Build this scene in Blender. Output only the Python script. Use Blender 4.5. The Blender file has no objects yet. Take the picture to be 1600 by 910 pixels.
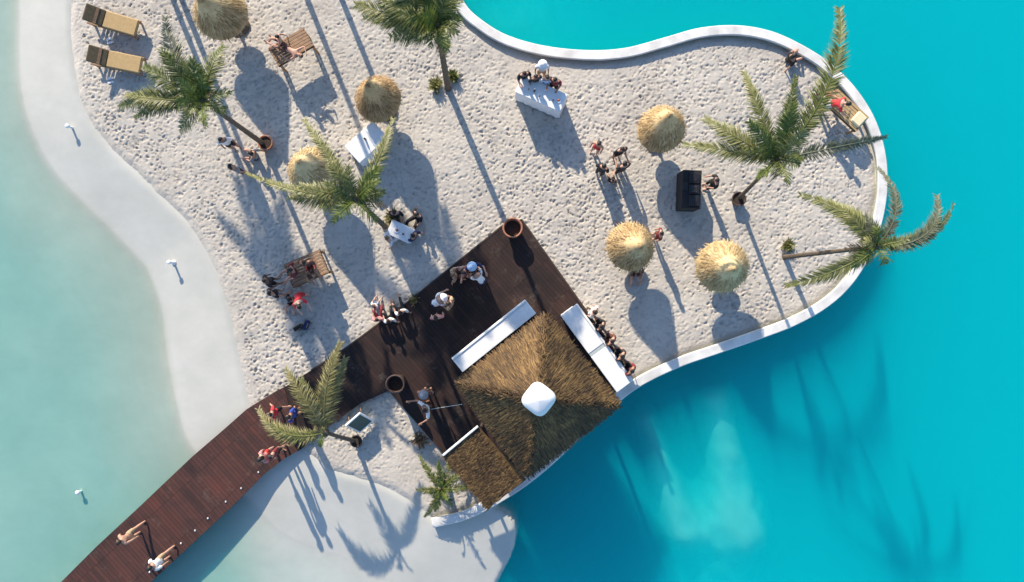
import bpy, math, random
import numpy as np
from mathutils import Vector, Matrix
random.seed(7)
rng = np.random.default_rng(7)
R = math.radians
scene = bpy.context.scene
C = scene.collection

# ---------------------------------------------------------------- camera, sky, sun, exposure
H = 27.0            # drone height above the sand, metres (looking straight down)
S = 40.0            # picture pixels (1600 wide) per metre on the sand
cam = bpy.data.objects.new('camera', bpy.data.cameras.new('camera'))
C.objects.link(cam)
cam.location = (0, 0, H)
cam.rotation_euler = (0, 0, 0)
cam.data.sensor_width = 36
cam.data.lens = H * 36 / 40.0
cam.data.clip_end = 2000
scene.camera = cam

SUN_EL = 27.0
SUN_DX, SUN_DY = -0.375, 0.927       # horizontal direction towards the sun
w = bpy.data.worlds.new('World'); scene.world = w; w.use_nodes = True
nt = w.node_tree
bg = nt.nodes['Background']
sky = nt.nodes.new('ShaderNodeTexSky'); sky.sky_type = 'NISHITA'; sky.sun_disc = False
sky.sun_elevation = R(SUN_EL)
sky.sun_rotation = math.atan2(SUN_DX, SUN_DY)
sky.air_density = 1.0; sky.dust_density = 0.6; sky.ozone_density = 4.5
nt.links.new(sky.outputs[0], bg.inputs[0]); bg.inputs[1].default_value = 0.145
sl = bpy.data.lights.new('sun', 'SUN'); sl.energy = 4.3; sl.angle = R(0.6); sl.color = (1.0, 0.89, 0.74)
sun = bpy.data.objects.new('sun', sl); C.objects.link(sun)
sd = Vector((SUN_DX, SUN_DY, 0)).normalized() * math.cos(R(SUN_EL)) + Vector((0, 0, math.sin(R(SUN_EL))))
sun.rotation_euler = sd.to_track_quat('Z', 'Y').to_euler()
sun.location = sd * 60
scene.view_settings.view_transform = 'Standard'
scene.view_settings.look = 'None'
scene.view_settings.exposure = 0.82
scene.view_settings.gamma = 1.0
scene.render.engine = 'CYCLES'
scene.cycles.transparent_max_bounces = 16; scene.cycles.volume_bounces = 6; scene.cycles.max_bounces = 12

WATER_Z = -0.42

# ---------------------------------------------------------------- helpers
def P(px, py, z=0.0):
    k = (H - z) / H / S
    return Vector(((px - 800) * k, -(py - 455) * k, z))
def ang(px0, py0, px1, py1):
    return math.atan2(-(py1 - py0), px1 - px0)

class MB:
    def __init__(s): s.v = []; s.f = []
    def add(s, vs, fs):
        b = len(s.v); s.v.extend([tuple(v) for v in vs]); s.f.extend([tuple(b + i for i in f) for f in fs]); return s
    def box(s, cx, cy, cz, sx, sy, sz, M=None, bev=0.0):
        hx, hy, hz = sx / 2, sy / 2, sz / 2
        if bev > 0:
            vs = []
            for z, ins in ((-hz, bev), (-hz + bev, 0), (hz - bev, 0), (hz, bev)):
                for x, y in ((-hx + bev, -hy + ins), (hx - bev, -hy + ins), (hx - ins, -hy + bev), (hx - ins, hy - bev),
                             (hx - bev, hy - ins), (-hx + bev, hy - ins), (-hx + ins, hy - bev), (-hx + ins, -hy + bev)):
                    vs.append(Vector((cx + x, cy + y, cz + z)))
            fs = [tuple(range(7, -1, -1)), tuple(range(24, 32))]
            for k in range(3):
                for i in range(8):
                    j = (i + 1) % 8
                    fs.append((k * 8 + i, k * 8 + j, k * 8 + 8 + j, k * 8 + 8 + i))
        else:
            vs = [Vector((cx + a * hx, cy + b * hy, cz + c * hz)) for c in (-1, 1) for a, b in ((-1, -1), (1, -1), (1, 1), (-1, 1))]
            fs = [(3, 2, 1, 0), (4, 5, 6, 7), (0, 1, 5, 4), (1, 2, 6, 5), (2, 3, 7, 6), (3, 0, 4, 7)]
        if M is not None: vs = [M @ v for v in vs]
        return s.add(vs, fs)
    def tube(s, pts, rad, n=8, cap=True):
        pts = [Vector(p) for p in pts]
        if not hasattr(rad, '__len__'): rad = [rad] * len(pts)
        vs = []; up = Vector((0.31, 0.2, 1)).normalized()
        for i, p in enumerate(pts):
            t = (pts[min(i + 1, len(pts) - 1)] - pts[max(i - 1, 0)]).normalized()
            a = t.cross(up)
            if a.length < 0.1: a = t.cross(Vector((1, 0, 0)))
            a.normalize(); b = a.cross(t).normalized()
            for k in range(n):
                th = 2 * math.pi * k / n
                vs.append(p + a * math.cos(th) * rad[i] + b * math.sin(th) * rad[i])
        fs = []
        for i in range(len(pts) - 1):
            for k in range(n):
                k2 = (k + 1) % n
                fs.append((i * n + k, i * n + k2, (i + 1) * n + k2, (i + 1) * n + k))
        if cap:
            fs.append(tuple(range(n))); fs.append(tuple((len(pts) - 1) * n + k for k in reversed(range(n))))
        return s.add(vs, fs)
    def lathe(s, prof, n=24, c=(0, 0, 0), wob=0.0):
        vs = []; fs = []
        for r, z in prof:
            for k in range(n):
                th = 2 * math.pi * k / n
                rr = r * (1 + wob * math.sin(3 * th + z * 5))
                vs.append((c[0] + rr * math.cos(th), c[1] + rr * math.sin(th), c[2] + z))
        for i in range(len(prof) - 1):
            for k in range(n):
                k2 = (k + 1) % n
                fs.append((i * n + k, i * n + k2, (i + 1) * n + k2, (i + 1) * n + k))
        return s.add(vs, fs)
    def ball(s, c, r, n=10, m=6, M=None):
        if not hasattr(r, '__len__'): r = (r, r, r)
        vs = []; fs = []
        for i in range(m + 1):
            ph = math.pi * i / m
            for k in range(n):
                th = 2 * math.pi * k / n
                v = Vector((r[0] * math.sin(ph) * math.cos(th), r[1] * math.sin(ph) * math.sin(th), r[2] * math.cos(ph)))
                vs.append((M @ v if M is not None else v) + Vector(c))
        for i in range(m):
            for k in range(n):
                k2 = (k + 1) % n
                fs.append((i * n + k, (i + 1) * n + k, (i + 1) * n + k2, i * n + k2))
        return s.add(vs, fs)
    def prism(s, poly, z0, z1):
        n = len(poly)
        a = sum(poly[i][0] * poly[(i + 1) % n][1] - poly[(i + 1) % n][0] * poly[i][1] for i in range(n))
        if a < 0: poly = poly[::-1]
        vs = [(x, y, z0) for x, y in poly] + [(x, y, z1) for x, y in poly]
        fs = [tuple(range(n - 1, -1, -1)), tuple(range(n, 2 * n))] + [(i, (i + 1) % n, n + (i + 1) % n, n + i) for i in range(n)]
        return s.add(vs, fs)
    def mesh(s, name, mat=None, smooth=False):
        me = bpy.data.meshes.new(name); me.from_pydata(s.v, [], s.f); me.update()
        if mat: me.materials.append(mat)
        if smooth: me.shade_smooth()
        return me
    def build(s, name, mat=None, parent=None, smooth=False, loc=(0, 0, 0), rz=0):
        return link(name, s.mesh(name, mat, smooth), parent, loc, rz)

def link(name, me, parent=None, loc=(0, 0, 0), rz=0):
    o = bpy.data.objects.new(name, me); C.objects.link(o)
    if parent is not None: o.parent = parent
    o.location = loc; o.rotation_euler = (0, 0, rz)
    return o
def tag(o, label=None, cat=None, group=None, kind=None):
    if label: o['label'] = label
    if cat: o['category'] = cat
    if group: o['group'] = group
    if kind: o['kind'] = kind
    return o
def thing(name, label, cat, loc=(0, 0, 0), rz=0, group=None):
    o = bpy.data.objects.new(name, None); o.empty_display_size = 0.2; C.objects.link(o)
    o.location = loc; o.rotation_euler = (0, 0, rz)
    return tag(o, label, cat, group)
def copy_tree(o, parent=None):
    c = o.copy(); C.objects.link(c)
    if parent is not None: c.parent = parent
    for ch in list(o.children): copy_tree(ch, c)
    return c

# ---------------------------------------------------------------- materials
def newmat(name):
    m = bpy.data.materials.new(name); m.use_nodes = True
    return m, m.node_tree, m.node_tree.nodes['Principled BSDF']
def mapped(t, scale=(1, 1, 1), rot=0.0, obj=True):
    tc = t.nodes.new('ShaderNodeTexCoord'); mp = t.nodes.new('ShaderNodeMapping')
    mp.inputs['Scale'].default_value = scale; mp.inputs['Rotation'].default_value = (0, 0, rot)
    t.links.new(tc.outputs['Object'], mp.inputs[0]); return mp.outputs[0]
def noise(t, vec, scale, detail=4, rough=0.55):
    n = t.nodes.new('ShaderNodeTexNoise'); n.inputs['Scale'].default_value = scale
    n.inputs['Detail'].default_value = detail; n.inputs['Roughness'].default_value = rough
    t.links.new(vec, n.inputs['Vector']); return n.outputs[0]
def ramp(t, fac, stops):
    r = t.nodes.new('ShaderNodeValToRGB'); e = r.color_ramp.elements
    while len(e) < len(stops): e.new(0.5)
    for i, (p, c) in enumerate(stops):
        e[i].position = p; e[i].color = (c[0], c[1], c[2], 1)
    t.links.new(fac, r.inputs[0]); return r.outputs[0]
def bump(t, h, bsdf, strength=0.5, dist=0.02):
    b = t.nodes.new('ShaderNodeBump'); b.inputs['Strength'].default_value = strength; b.inputs['Distance'].default_value = dist
    t.links.new(h, b.inputs['Height']); t.links.new(b.outputs[0], bsdf.inputs['Normal'])
def mulcol(t, a, b, fac=1.0):
    m = t.nodes.new('ShaderNodeMix'); m.data_type = 'RGBA'; m.blend_type = 'MULTIPLY'; m.inputs[0].default_value = fac
    t.links.new(a, m.inputs[6]); t.links.new(b, m.inputs[7]); return m.outputs[2]
def simple(name, c, rough=0.7, var=0.25, scale=6.0, bmp=0.0, metal=0.0):
    m, t, b = newmat(name)
    v = mapped(t)
    n = noise(t, v, scale, 5)
    lo = tuple(x * (1 - var) for x in c); hi = tuple(min(1, x * (1 + var * 0.6)) for x in c)
    t.links.new(ramp(t, n, [(0.3, lo), (0.7, hi)]), b.inputs['Base Color'])
    b.inputs['Roughness'].default_value = rough; b.inputs['Metallic'].default_value = metal
    if bmp: bump(t, noise(t, v, scale * 6, 3), b, 0.6, bmp)
    return m
def island(name, stops, rough=0.7, trans=0.0, big=None):
    """blades and straws: each little blade gets its own tone"""
    m, t, b = newmat(name)
    g = t.nodes.new('ShaderNodeNewGeometry')
    col = ramp(t, g.outputs['Random Per Island'], stops)
    if big:
        n = noise(t, mapped(t), big[0], 3)
        col = mulcol(t, col, ramp(t, n, [(0.35, big[1]), (0.65, (1, 1, 1))]))
    t.links.new(col, b.inputs['Base Color']); b.inputs['Roughness'].default_value = rough
    if trans:
        tr = t.nodes.new('ShaderNodeBsdfTranslucent'); t.links.new(col, tr.inputs[0])
        mx = t.nodes.new('ShaderNodeMixShader'); mx.inputs[0].default_value = trans
        t.links.new(b.outputs[0], mx.inputs[1]); t.links.new(tr.outputs[0], mx.inputs[2])
        t.links.new(mx.outputs[0], t.nodes['Material Output'].inputs[0])
    return m
M = {}
# sand
m, t, b = newmat('sand')
v = mapped(t)
col = ramp(t, noise(t, v, 0.5, 6), [(0.3, (0.455, 0.41, 0.345)), (0.7, (0.57, 0.52, 0.44))])
col = mulcol(t, col, ramp(t, noise(t, v, 9, 4), [(0.25, (0.86, 0.85, 0.84)), (0.7, (1, 1, 1))]))
t.links.new(col, b.inputs['Base Color']); b.inputs['Roughness'].default_value = 0.95
bump(t, noise(t, v, 22, 4, 0.6), b, 0.7, 0.02)
M['sand'] = m
# pool plaster (beach entry and floor)
m, t, b = newmat('plaster')
v = mapped(t)
col = ramp(t, noise(t, v, 0.35, 6, 0.6), [(0.3, (0.50, 0.50, 0.47)), (0.7, (0.60, 0.59, 0.56))])
col = mulcol(t, col, ramp(t, noise(t, mapped(t, (1, 1.6, 1), 0.6), 1.6, 6, 0.65), [(0.3, (0.93, 0.94, 0.93)), (0.65, (1, 1, 1))]))
at = t.nodes.new('ShaderNodeAttribute'); at.attribute_name = 'finish'      # deep pool: blue-white plaster, beach entry: sand coloured pebble finish; sunlit tongues painted paler
col = mulcol(t, col, ramp(t, at.outputs['Fac'], [(0.0, (0.70, 0.73, 0.62)), (0.5, (0.90, 0.885, 0.82)), (1.0, (1.0, 1.15, 1.2))]))
t.links.new(col, b.inputs['Base Color']); b.inputs['Roughness'].default_value = 0.8
M['plaster'] = m
M['coping'] = simple('coping', (0.70, 0.67, 0.61), 0.6, 0.24, 1.6, 0.004)
# wood deck
m, t, b = newmat('deck_wood')
v = mapped(t, (1, 1, 1), R(-42))
bt = t.nodes.new('ShaderNodeTexBrick'); t.links.new(v, bt.inputs['Vector'])
bt.inputs['Scale'].default_value = 1.0; bt.inputs['Brick Width'].default_value = 0.145; bt.inputs['Row Height'].default_value = 1.45
bt.inputs['Mortar Size'].default_value = 0.006; bt.offset = 0.0
bt.inputs['Color1'].default_value = (0.092, 0.042, 0.033, 1); bt.inputs['Color2'].default_value = (0.060, 0.032, 0.027, 1)
bt.inputs['Mortar'].default_value = (0.012, 0.009, 0.008, 1)
col = mulcol(t, bt.outputs[0], ramp(t, noise(t, mapped(t), 0.75, 6, 0.65), [(0.3, (0.62, 0.66, 0.70)), (0.5, (1, 0.95, 0.92)), (0.75, (1.35, 1.0, 0.9))]))
dm = t.nodes.new('ShaderNodeMix'); dm.data_type = 'RGBA'; dm.inputs[7].default_value = (0.30, 0.25, 0.19, 1)
t.links.new(col, dm.inputs[6]); t.links.new(ramp(t, noise(t, mapped(t), 1.7, 9, 0.75), [(0.56, (0, 0, 0)), (0.85, (0.4, 0.4, 0.4))]), dm.inputs[0]); col = dm.outputs[2]
t.links.new(col, b.inputs['Base Color']); b.inputs['Roughness'].default_value = 0.7
bump(t, bt.outputs['Fac'], b, -0.6, 0.01)
b.inputs['Specular IOR Level'].default_value = 0.2
M['deck'] = m
m2 = m.copy(); m2.name = 'terrace_wood'; M['terrace'] = m2
for nd in m2.node_tree.nodes:
    if nd.type == 'TEX_BRICK':
        nd.inputs['Color1'].default_value = (0.040, 0.025, 0.021, 1); nd.inputs['Color2'].default_value = (0.026, 0.018, 0.016, 1); nd.inputs['Mortar'].default_value = (0.008, 0.006, 0.006, 1)
M['darkwood'] = simple('dark_wood', (0.05, 0.03, 0.022), 0.7, 0.3, 8)
M['teak'] = simple('teak', (0.30, 0.17, 0.085), 0.65, 0.3, 9)
M['pole'] = simple('pole_wood', (0.16, 0.10, 0.06), 0.8, 0.3, 9)
M['cushion'] = simple('tan_cushion', (0.43, 0.29, 0.13), 0.9, 0.15, 14, 0.004)
M['darkcushion'] = simple('dark_cushion', (0.115, 0.085, 0.045), 0.9, 0.3, 14)
M['cream'] = simple('cream_cushion', (0.74, 0.62, 0.38), 0.9, 0.08, 14)
M['white'] = simple('white_paint', (0.80, 0.79, 0.75), 0.45, 0.05, 4)
M['whitecloth'] = simple('white_cloth', (0.78, 0.78, 0.78), 0.9, 0.08, 8)
M['greypanel'] = simple('grey_panel', (0.42, 0.47, 0.46), 0.6, 0.1, 4)
M['black'] = simple('black_cloth', (0.012, 0.012, 0.014), 0.8, 0.3, 8)
M['blackgear'] = simple('black_gear', (0.02, 0.02, 0.024), 0.35, 0.2, 8)
M['terracotta'] = simple('terracotta', (0.40, 0.17, 0.09), 0.8, 0.25, 9)
M['darkpot'] = simple('dark_clay', (0.075, 0.042, 0.03), 0.7, 0.3, 9)
M['soil'] = simple('soil', (0.05, 0.032, 0.022), 1.0, 0.5, 18, 0.01)
M['trunk'] = simple('palm_trunk', (0.13, 0.095, 0.065), 0.95, 0.5, 14, 0.02)
M['metal'] = simple('steel', (0.5, 0.5, 0.5), 0.3, 0.1, 5, 0, 0.9)
M['glass'] = simple('drinking_glass', (0.6, 0.68, 0.7), 0.1, 0.1, 5)
M['orange'] = simple('orange_cloth', (0.45, 0.12, 0.03), 0.85, 0.2, 8)
LEAF = [island('leaf_deep', [(0, (0.045, 0.065, 0.012)), (0.5, (0.12, 0.145, 0.025)), (0.85, (0.22, 0.225, 0.055)), (1, (0.34, 0.28, 0.13))], 0.5, 0.25),
        island('leaf_olive', [(0, (0.09, 0.10, 0.025)), (0.5, (0.21, 0.21, 0.055)), (0.85, (0.31, 0.29, 0.10)), (1, (0.42, 0.36, 0.19))], 0.5, 0.25),
        island('leaf_yellow', [(0, (0.13, 0.12, 0.035)), (0.55, (0.24, 0.21, 0.07)), (1, (0.40, 0.34, 0.15))], 0.5, 0.25),
        island('leaf_bright', [(0, (0.07, 0.10, 0.012)), (0.55, (0.13, 0.17, 0.025)), (1, (0.26, 0.27, 0.06))], 0.5, 0.3),
        island('leaf_dead', [(0, (0.10, 0.055, 0.025)), (0.55, (0.20, 0.12, 0.055)), (1, (0.34, 0.23, 0.12))], 0.8, 0.1),
        island('leaf_grey', [(0, (0.075, 0.085, 0.045)), (0.55, (0.14, 0.15, 0.085)), (1, (0.25, 0.24, 0.15))], 0.5, 0.25)]
STRAW = [island('straw_gold', [(0, (0.26, 0.15, 0.06)), (0.5, (0.48, 0.32, 0.14)), (1, (0.64, 0.47, 0.25))], 0.75, 0.0, (2.5, (0.75, 0.7, 0.62))),
         island('straw_brown', [(0, (0.22, 0.12, 0.045)), (0.5, (0.43, 0.26, 0.11)), (1, (0.60, 0.41, 0.20))], 0.75, 0.0, (2.5, (0.65, 0.6, 0.55))),
         island('straw_pale', [(0, (0.30, 0.19, 0.08)), (0.5, (0.52, 0.365, 0.17)), (1, (0.68, 0.52, 0.28))], 0.75, 0.0, (2.5, (0.8, 0.76, 0.7))),
         island('straw_roof', [(0, (0.045, 0.022, 0.007)), (0.5, (0.135, 0.072, 0.021)), (1, (0.29, 0.172, 0.058))], 0.8, 0.0, (0.9, (0.38, 0.36, 0.34)))]
SKIN = [simple('skin_%d' % i, c, 0.55, 0.08, 10) for i, c in enumerate([(0.50, 0.27, 0.18), (0.36, 0.18, 0.11), (0.58, 0.36, 0.27), (0.20, 0.10, 0.06)])]
HAIR = [simple('hair_%d' % i, c, 0.6, 0.3, 30) for i, c in enumerate([(0.012, 0.009, 0.008), (0.035, 0.018, 0.010), (0.20, 0.12, 0.05)])]
CLOTH = {k: simple('cloth_' + k, c, 0.9, 0.12, 9) for k, c in dict(
    white=(0.78, 0.77, 0.76), black=(0.014, 0.014, 0.016), red=(0.50, 0.03, 0.03), navy=(0.015, 0.025, 0.09), blue=(0.03, 0.06, 0.30),
    scarlet=(0.62, 0.035, 0.045), grey=(0.25, 0.25, 0.27), pink=(0.60, 0.25, 0.25), brown=(0.14, 0.06, 0.04), denim=(0.10, 0.16, 0.28),
    maroon=(0.20, 0.025, 0.03), lightblue=(0.38, 0.52, 0.70), tan=(0.42, 0.30, 0.18), charcoal=(0.035, 0.033, 0.035)).items()}

# ---------------------------------------------------------------- outlines
def smooth_line(pts, n=8, closed=False):
    pts = [Vector(p) for p in pts]; out = []; N = len(pts)
    rngi = range(N) if closed else range(N - 1)
    for i in rngi:
        p1, p2 = pts[i], pts[(i + 1) % N]
        p0 = pts[(i - 1) % N] if (closed or i > 0) else p1
        p3 = pts[(i + 2) % N] if (closed or i < N - 2) else p2
        for k in range(n):
            t = k / n
            out.append(0.5 * ((2 * p1) + (p2 - p0) * t + (2 * p0 - 5 * p1 + 4 * p2 - p3) * t * t + (3 * p1 - p0 - 3 * p2 + p3) * t ** 3))
    if not closed: out.append(pts[-1])
    return out
cop_px = [(560, -330), (640, -190), (690, -80), (706, -25), (722, 12), (748, 37), (790, 62), (850, 79), (920, 86), (980, 82), (1040, 66), (1095, 51), (1150, 47),
          (1200, 55), (1245, 74), (1290, 102), (1328, 138), (1358, 183), (1375, 232), (1380, 285), (1373, 340), (1354, 395), (1326, 440), (1288, 475),
          (1238, 503), (1180, 525), (1120, 546), (1060, 567), (1000, 596), (960, 625), (915, 665), (870, 710), (820, 752), (770, 784), (725, 806), (675, 818)]
cop = [P(x, y, 0.2) for x, y in cop_px]
for p in cop: p.z = 0
cop_s = smooth_line(cop, 8)
west_px = [(385, 640), (376, 600), (368, 560), (356, 505), (338, 440), (300, 365), (262, 325), (225, 288), (185, 250), (146, 206), (124, 165), (112, 120), (106, 60), (104, 0), (100, -60), (95, -140), (120, -330)]
south_px = [(680, 822), (652, 798), (619, 776), (575, 757), (535, 745), (503, 732), (468, 702), (420, 670)]
def xy(l): return [(p.x, p.y) for p in l]
west_s = smooth_line([P(x, y, -0.05) for x, y in west_px], 6)
south_s = smooth_line([P(x, y, -0.05) for x, y in south_px], 6)
sand_poly = np.array(xy(cop_s) + xy(south_s) + xy(west_s))
arc_px = [(772, 786), (797, 800), (806, 825), (800, 860), (786, 890), (770, 925), (740, 1000), (700, 1200), (690, 3500)]
arc_s = smooth_line([P(x, y, -0.6) for x, y in arc_px], 5)
i_end = int(np.argmin([(p - P(772, 782, 0.2)).length for p in cop_s]))
deep_poly = np.array([(-10, 140), (-9, 30)] + xy(cop_s[:i_end]) + xy(arc_s) + [(200, -140), (200, 140)])

def sdf(pts, poly):
    """signed distance, negative inside"""
    n = len(poly); d2 = np.full(len(pts), 1e9); inside = np.zeros(len(pts), bool)
    x, y = pts[:, 0], pts[:, 1]
    for i in range(n):
        ax, ay = poly[i]; bx, by = poly[(i + 1) % n]
        ex, ey = bx - ax, by - ay; L = ex * ex + ey * ey + 1e-12
        tt = np.clip(((x - ax) * ex + (y - ay) * ey) / L, 0, 1)
        d2 = np.minimum(d2, (x - ax - tt * ex) ** 2 + (y - ay - tt * ey) ** 2)
        c = ((ay > y) != (by > y))
        if ay != by: inside ^= c & (x < (bx - ax) * (y - ay) / (by - ay) + ax)
    d = np.sqrt(d2); d[inside] *= -1
    return d
def sstep(a, b, x):
    t = np.clip((x - a) / (b - a), 0, 1); return t * t * (3 - 2 * t)
def vnoise(x, y, sc, seed):
    g = np.random.default_rng(seed).random((256, 256)); X = x / sc; Y = y / sc
    xi = np.floor(X).astype(int); yi = np.floor(Y).astype(int); fx = X - xi; fy = Y - yi
    fx = fx * fx * (3 - 2 * fx); fy = fy * fy * (3 - 2 * fy)
    a = g[xi % 256, yi % 256]; b_ = g[(xi + 1) % 256, yi % 256]; c = g[xi % 256, (yi + 1) % 256]; d = g[(xi + 1) % 256, (yi + 1) % 256]
    return (a * (1 - fx) + b_ * fx) * (1 - fy) + (c * (1 - fx) + d * fx) * fy - 0.5
def grid_mesh(name, xs, ys, Z, keep, mat):
    nx, ny = len(xs), len(ys)
    X, Y = np.meshgrid(xs, ys, indexing='ij')
    co = np.stack([X, Y, Z], -1).reshape(-1, 3)
    I, J = np.meshgrid(np.arange(nx - 1), np.arange(ny - 1), indexing='ij')
    a = (I * ny + J).ravel(); f = np.stack([a, a + ny, a + ny + 1, a + 1], -1)
    if keep is not None:
        k = keep.ravel(); f = f[k[f].all(1)]
        used = np.unique(f); remap = np.zeros(nx * ny, int); remap[used] = np.arange(len(used)); co = co[used]; f = remap[f]
    me = bpy.data.meshes.new(name)
    me.vertices.add(len(co)); me.vertices.foreach_set('co', co.astype(np.float32).ravel())
    me.loops.add(f.size); me.loops.foreach_set('vertex_index', f.astype(np.int32).ravel())
    me.polygons.add(len(f)); me.polygons.foreach_set('loop_start', (np.arange(len(f)) * 4).astype(np.int32))
    me.polygons.foreach_set('loop_total', np.full(len(f), 4, np.int32))
    me.update(calc_edges=True); me.validate(); me.materials.append(mat); me.shade_smooth()
    return me

# ---------------------------------------------------------------- pool floor with the beach entry
def axis(lo, hi, st, far):
    a = list(np.arange(lo, hi + 1e-6, st)); d = st; x = hi
    while x < far: d *= 1.35; x += d; a.append(x)
    d = st; x = lo; pre = []
    while x > -far: d *= 1.35; x -= d; pre.append(x)
    return np.array(pre[::-1] + a)
xs = axis(-24, 24, 0.14, 300); ys = axis(-14.5, 14.5, 0.14, 300)
X, Y = np.meshgrid(xs, ys, indexing='ij'); pts = np.stack([X.ravel(), Y.ravel()], -1)
ds = sdf(pts, sand_poly).reshape(X.shape); dd = sdf(pts, deep_poly).reshape(X.shape)
pxs = X * S + 800; pys = 455 - Y * S
und = vnoise(X, Y, 2.7, 3) * 0.05 + vnoise(X, Y, 1.1, 4) * 0.02
# beach: firm plaster falling gently from the sand into the shallows
band = 2.25 + 0.5 * sstep(350, 600, pys) - 0.15 * sstep(150, 0, pys)
south = sstep(690, 760, pys) * sstep(330, 430, pxs)          # the shelf south of the spit is deeper at once
zw = np.where(ds < band, -0.05 - (WATER_Z * -1 - 0.05) * np.clip(ds, 0, None) / band,
              WATER_Z - 0.035 * sstep(0, 0.5, ds - band) - 0.035 * (ds - band))
zs = -0.05 + (WATER_Z - 0.01 + 0.05) * np.clip(ds / 3.2, 0, 1) - 0.02 * np.clip(ds - 3.2, 0, None)
zw = zw * (1 - south) + np.minimum(zs, -0.05) * south
side = sstep(470, 250, pxs) * sstep(700, 950, pys)
zw = zw - 0.03 * side
zw = np.maximum(zw + und * 0.5 * sstep(1.5, 4, ds), WATER_Z - 0.17 + und * 0.7)
zd = -4.5 + und * 2
def seg(ax, ay, bx, by, wd):
    ex, ey = bx - ax, by - ay; q = np.clip(((pxs - ax) * ex + (pys - ay) * ey) / (ex * ex + ey * ey), 0, 1)
    return np.exp(-(np.hypot(pxs - ax - q * ex, pys - ay - q * ey) / (wd * (0.75 + 0.5 * q))) ** 2)
rag = 1 + 1.1 * vnoise(X + Y * 0.35, Y * 0.35, 0.55, 41) + 0.7 * vnoise(X + Y * 0.35, Y * 0.5, 0.28, 42)
sunlit_mound = 0.95 * seg(1022, 668, 1085, 850, 30) + 1.0 * seg(1138, 635, 1180, 850, 40) + 0.40 * seg(1140, 860, 1175, 1060, 95)  # floor raised into streaks that imitate sunlit tongues in the water
sunlit_mound = 0.80 * np.tanh(sunlit_mound * (0.72 + 0.30 * rag) / 0.80 * 1.15) + 0.45 * np.exp(-(((pxs - 800) / 130) ** 2 + ((pys - 0) / 90) ** 2)) * (0.8 + 0.2 * rag)
zd = zd + (-0.60 - zd) * sunlit_mound ** 0.62
tt = sstep(0.02, -0.45, dd)
Z = zw * (1 - tt) + zd * tt
Z = np.where((ds < 0) & (dd > -0.05), np.minimum(Z, -0.05 + 0.25 * np.clip(ds, -0.8, 0)), Z)
dry = np.clip((1 - sstep(-0.12, 0.22, ds - band + und * 3)) + south * (1 - sstep(5.0, 8.5, ds)) * (1 - side), 0, 1) * (1 - tt)
pfm = grid_mesh('pool_floor', xs, ys, Z, None, M['plaster'])
fa = pfm.attributes.new('finish', 'FLOAT', 'POINT'); fa.data.foreach_set('value', (np.maximum(tt * (1 - 0.5 * np.clip(sunlit_mound * 1.2, 0, 1)), 0.5 * dry)).astype(np.float32).ravel())  # paler along the raised streaks: sunlight put into the floor colour
pf = link('pool_floor', pfm); tag(pf, kind='structure')

# water: closed body of clear water, light passes straight through and loses red with depth
m, t, b = newmat('pool_water')
t.nodes.remove(b); out = t.nodes['Material Output']
tr = t.nodes.new('ShaderNodeBsdfTransparent'); gl = t.nodes.new('ShaderNodeBsdfGlossy'); gl.inputs['Roughness'].default_value = 0.04
lw = t.nodes.new('ShaderNodeLayerWeight'); lw.inputs[0].default_value = 0.5
pw = t.nodes.new('ShaderNodeMath'); pw.operation = 'POWER'; pw.inputs[1].default_value = 5; t.links.new(lw.outputs['Facing'], pw.inputs[0])
fr = t.nodes.new('ShaderNodeMath'); fr.operation = 'MULTIPLY_ADD'; fr.inputs[1].default_value = 0.98; fr.inputs[2].default_value = 0.02; t.links.new(pw.outputs[0], fr.inputs[0])
mx = t.nodes.new('ShaderNodeMixShader'); t.links.new(fr.outputs[0], mx.inputs[0]); t.links.new(tr.outputs[0], mx.inputs[1]); t.links.new(gl.outputs[0], mx.inputs[2])
bp = t.nodes.new('ShaderNodeBump'); bp.inputs['Strength'].default_value = 0.5; bp.inputs['Distance'].default_value = 0.03
t.links.new(noise(t, mapped(t, (1, 1.5, 1), 0.3), 2.2, 5), bp.inputs['Height']); t.links.new(bp.outputs[0], gl.inputs['Normal'])
ab = t.nodes.new('ShaderNodeVolumeAbsorption'); ab.inputs['Color'].default_value = (0.0, 0.918, 0.928, 1); ab.inputs['Density'].default_value = 1.0
sc_ = t.nodes.new('ShaderNodeVolumeScatter'); sc_.inputs['Color'].default_value = (0.0, 0.80, 0.90, 1); sc_.inputs['Density'].default_value = 0.5; sc_.inputs['Anisotropy'].default_value = 0.0
ad = t.nodes.new('ShaderNodeAddShader'); t.links.new(ab.outputs[0], ad.inputs[0]); t.links.new(sc_.outputs[0], ad.inputs[1])
t.links.new(mx.outputs[0], out.inputs['Surface']); t.links.new(ad.outputs[0], out.inputs['Volume'])
wm = MB().box(0, 0, (WATER_Z - 8.0) / 2, 560, 560, 8.0 + WATER_Z)
tag(wm.build('pool_water', m), kind='structure')

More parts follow.
